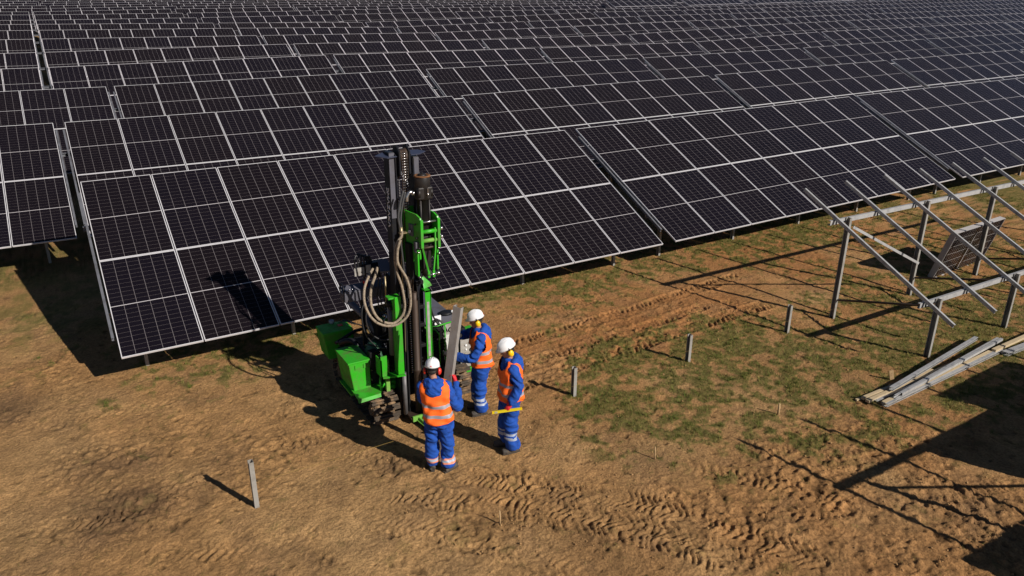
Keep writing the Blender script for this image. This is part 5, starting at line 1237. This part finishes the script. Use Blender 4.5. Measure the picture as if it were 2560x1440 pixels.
    # ---- boots
    for s in (1, -1):
        an = legs[s][2]; ta = R(head_deg+legs[s][3]); bf = V((math.cos(ta), math.sin(ta), 0)); bl = V((-bf.y, bf.x, 0)); gzz = hg(an.x, an.y)
        m = MB(); A_ = V((an.x, an.y, gzz))
        m.tube([A_+V((0, 0, .17))-bf*.01, A_+V((0, 0, .10)), A_+V((0, 0, .06))+bf*.01], [.055, .055, .05], 14)
        m.tube([A_-bf*.075+V((0, 0, .045)), A_-bf*.03+V((0, 0, .055)), A_+bf*.05+V((0, 0, .06)), A_+bf*.115+V((0, 0, .050)), A_+bf*.172+V((0, 0, .042))], [(.040, .042), (.048, .050), (.050, .052), (.053, .043), (.040, .034)], 14)
        bo = remeshed(m, 'boot', ['boot'], .008, root, O, smooth=1, fold=.006, fscale=18)
        m = MB(); pl = []
        for (x, y) in ((-.098, -.026), (-.098, .026), (-.03, .038), (.05, .038), (.12, .046), (.175, .034), (.192, 0), (.175, -.034), (.12, -.044), (.05, -.038), (-.03, -.038)): pl.append(A_+bf*x+bl*y+V((0, 0, .0)))
        m.prism(pl, (0, 0, .028)); m.build('sole', 'sole', bo)
        m = MB(); m.tube([A_+bf*.06+bl*.025+V((0, 0, .104)), A_+bf*.08-bl*.025+V((0, 0, .098))], .004, 5); m.tube([A_+bf*.04-bl*.025+V((0, 0, .11)), A_+bf*.06+bl*.025+V((0, 0, .106))], .004, 5); m.build('lace', 'panelgrey', bo)
    return root, W, f_, l_

# 1: near worker, back to the viewer
p1 = (3.62, -4.66); a1d = 60
def loc_of(P, pos, deg, S=1.0):
    h = R(deg); d = P-V((pos[0], pos[1], hg(*pos))); return (d.x*math.cos(h)/S+d.y*math.sin(h)/S, (-d.x*math.sin(h)+d.y*math.cos(h))/S, d.z/S)
grip = loc_of(on_pile(G0+1.25)+V((.05, -.06, 0)), p1, a1d, .94)
person('worker with his back to the viewer steadying the long steel pile, red ear muffs', p1, a1d,
       dict(elbR=(.06, -.285, 1.06), handR=(grip[0]-.03, grip[1]-.02, grip[2]-.05), elbL=(.14, .22, 1.12), handL=(.38, .06, 1.14), palmR=(.2, 1, 0), dirR=(.35, .35, .9), curlR=.9, palmL=(0, -1, 0), curlL=.9),
       'red', ('redglove', 'redglove'), [(.03, .125, 10), (-.02, -.125, -42)], look=(-4, 16), lean=(.07, .085), anklecol='stripeo', ankle=.16, S=.94)
# 2: worker by the engine, facing left
p2 = (4.93, -3.53); a2d = 158
g2 = loc_of(at_p(1122, 884, V((4.70, -3.55, G0))), p2, a2d); g3 = loc_of(at_p(1150, 836, V((4.86, -3.40, G0))), p2, a2d)
person('middle worker facing left with both arms reaching toward the rig, yellow ear muffs', p2, a2d,
       dict(elbL=(.17, .25, 1.12), handL=g2, elbR=(.22, -.28, 1.30), handR=g3, curlL=.6, curlR=.5),
       'yellow', ('blackglove', 'blackglove'), [(.02, .10, 12), (.05, -.12, -5)], look=(0, 16), lean=(.05, 0), anklecol='stripew', ankle=.22, S=.985)
# 3: worker with the level
p3 = (4.76, -4.72); a3d = 163
r3, W3, f3, l3 = person('right hand worker facing left with a yellow level in his red gloved hand', p3, a3d,
       dict(elbL=(-.05, .235, 1.14), handL=(.09, .25, .92), elbR=(-.04, -.235, 1.13), handR=(.06, -.235, .87), palmL=(.2, -1, 0), dirL=(.25, .0, -1), curlL=1.3, curlR=.7),
       'yellow', ('redglove', 'redglove'), [(-.02, .09, 8), (.05, -.11, -8)], look=(6, 22), lean=(.02, 0), anklecol='stripew', ankle=.25)
c = W3((.125, .262, .825)); d = (f3*1.0+V((0, 0, -.02))).normalized()
m = MB(); m.bar(c-d*.215, c+d*.205, .020, .038); lv = m.build('spirit_level', 'leveltool', origin=c); tag(lv, 'yellow spirit level held across the right hand worker thigh', 'spirit level')
m = MB(); m.bar(c+d*.14, c+d*.18, .026, .028); m.build('vial', 'gauge', lv)
m = MB(); m.bar(c-d*.225, c-d*.215, .023, .041); m.build('end_cap', 'yellow', lv); m = MB(); m.bar(c+d*.205, c+d*.215, .023, .041); m.build('end_cap', 'yellow', lv)
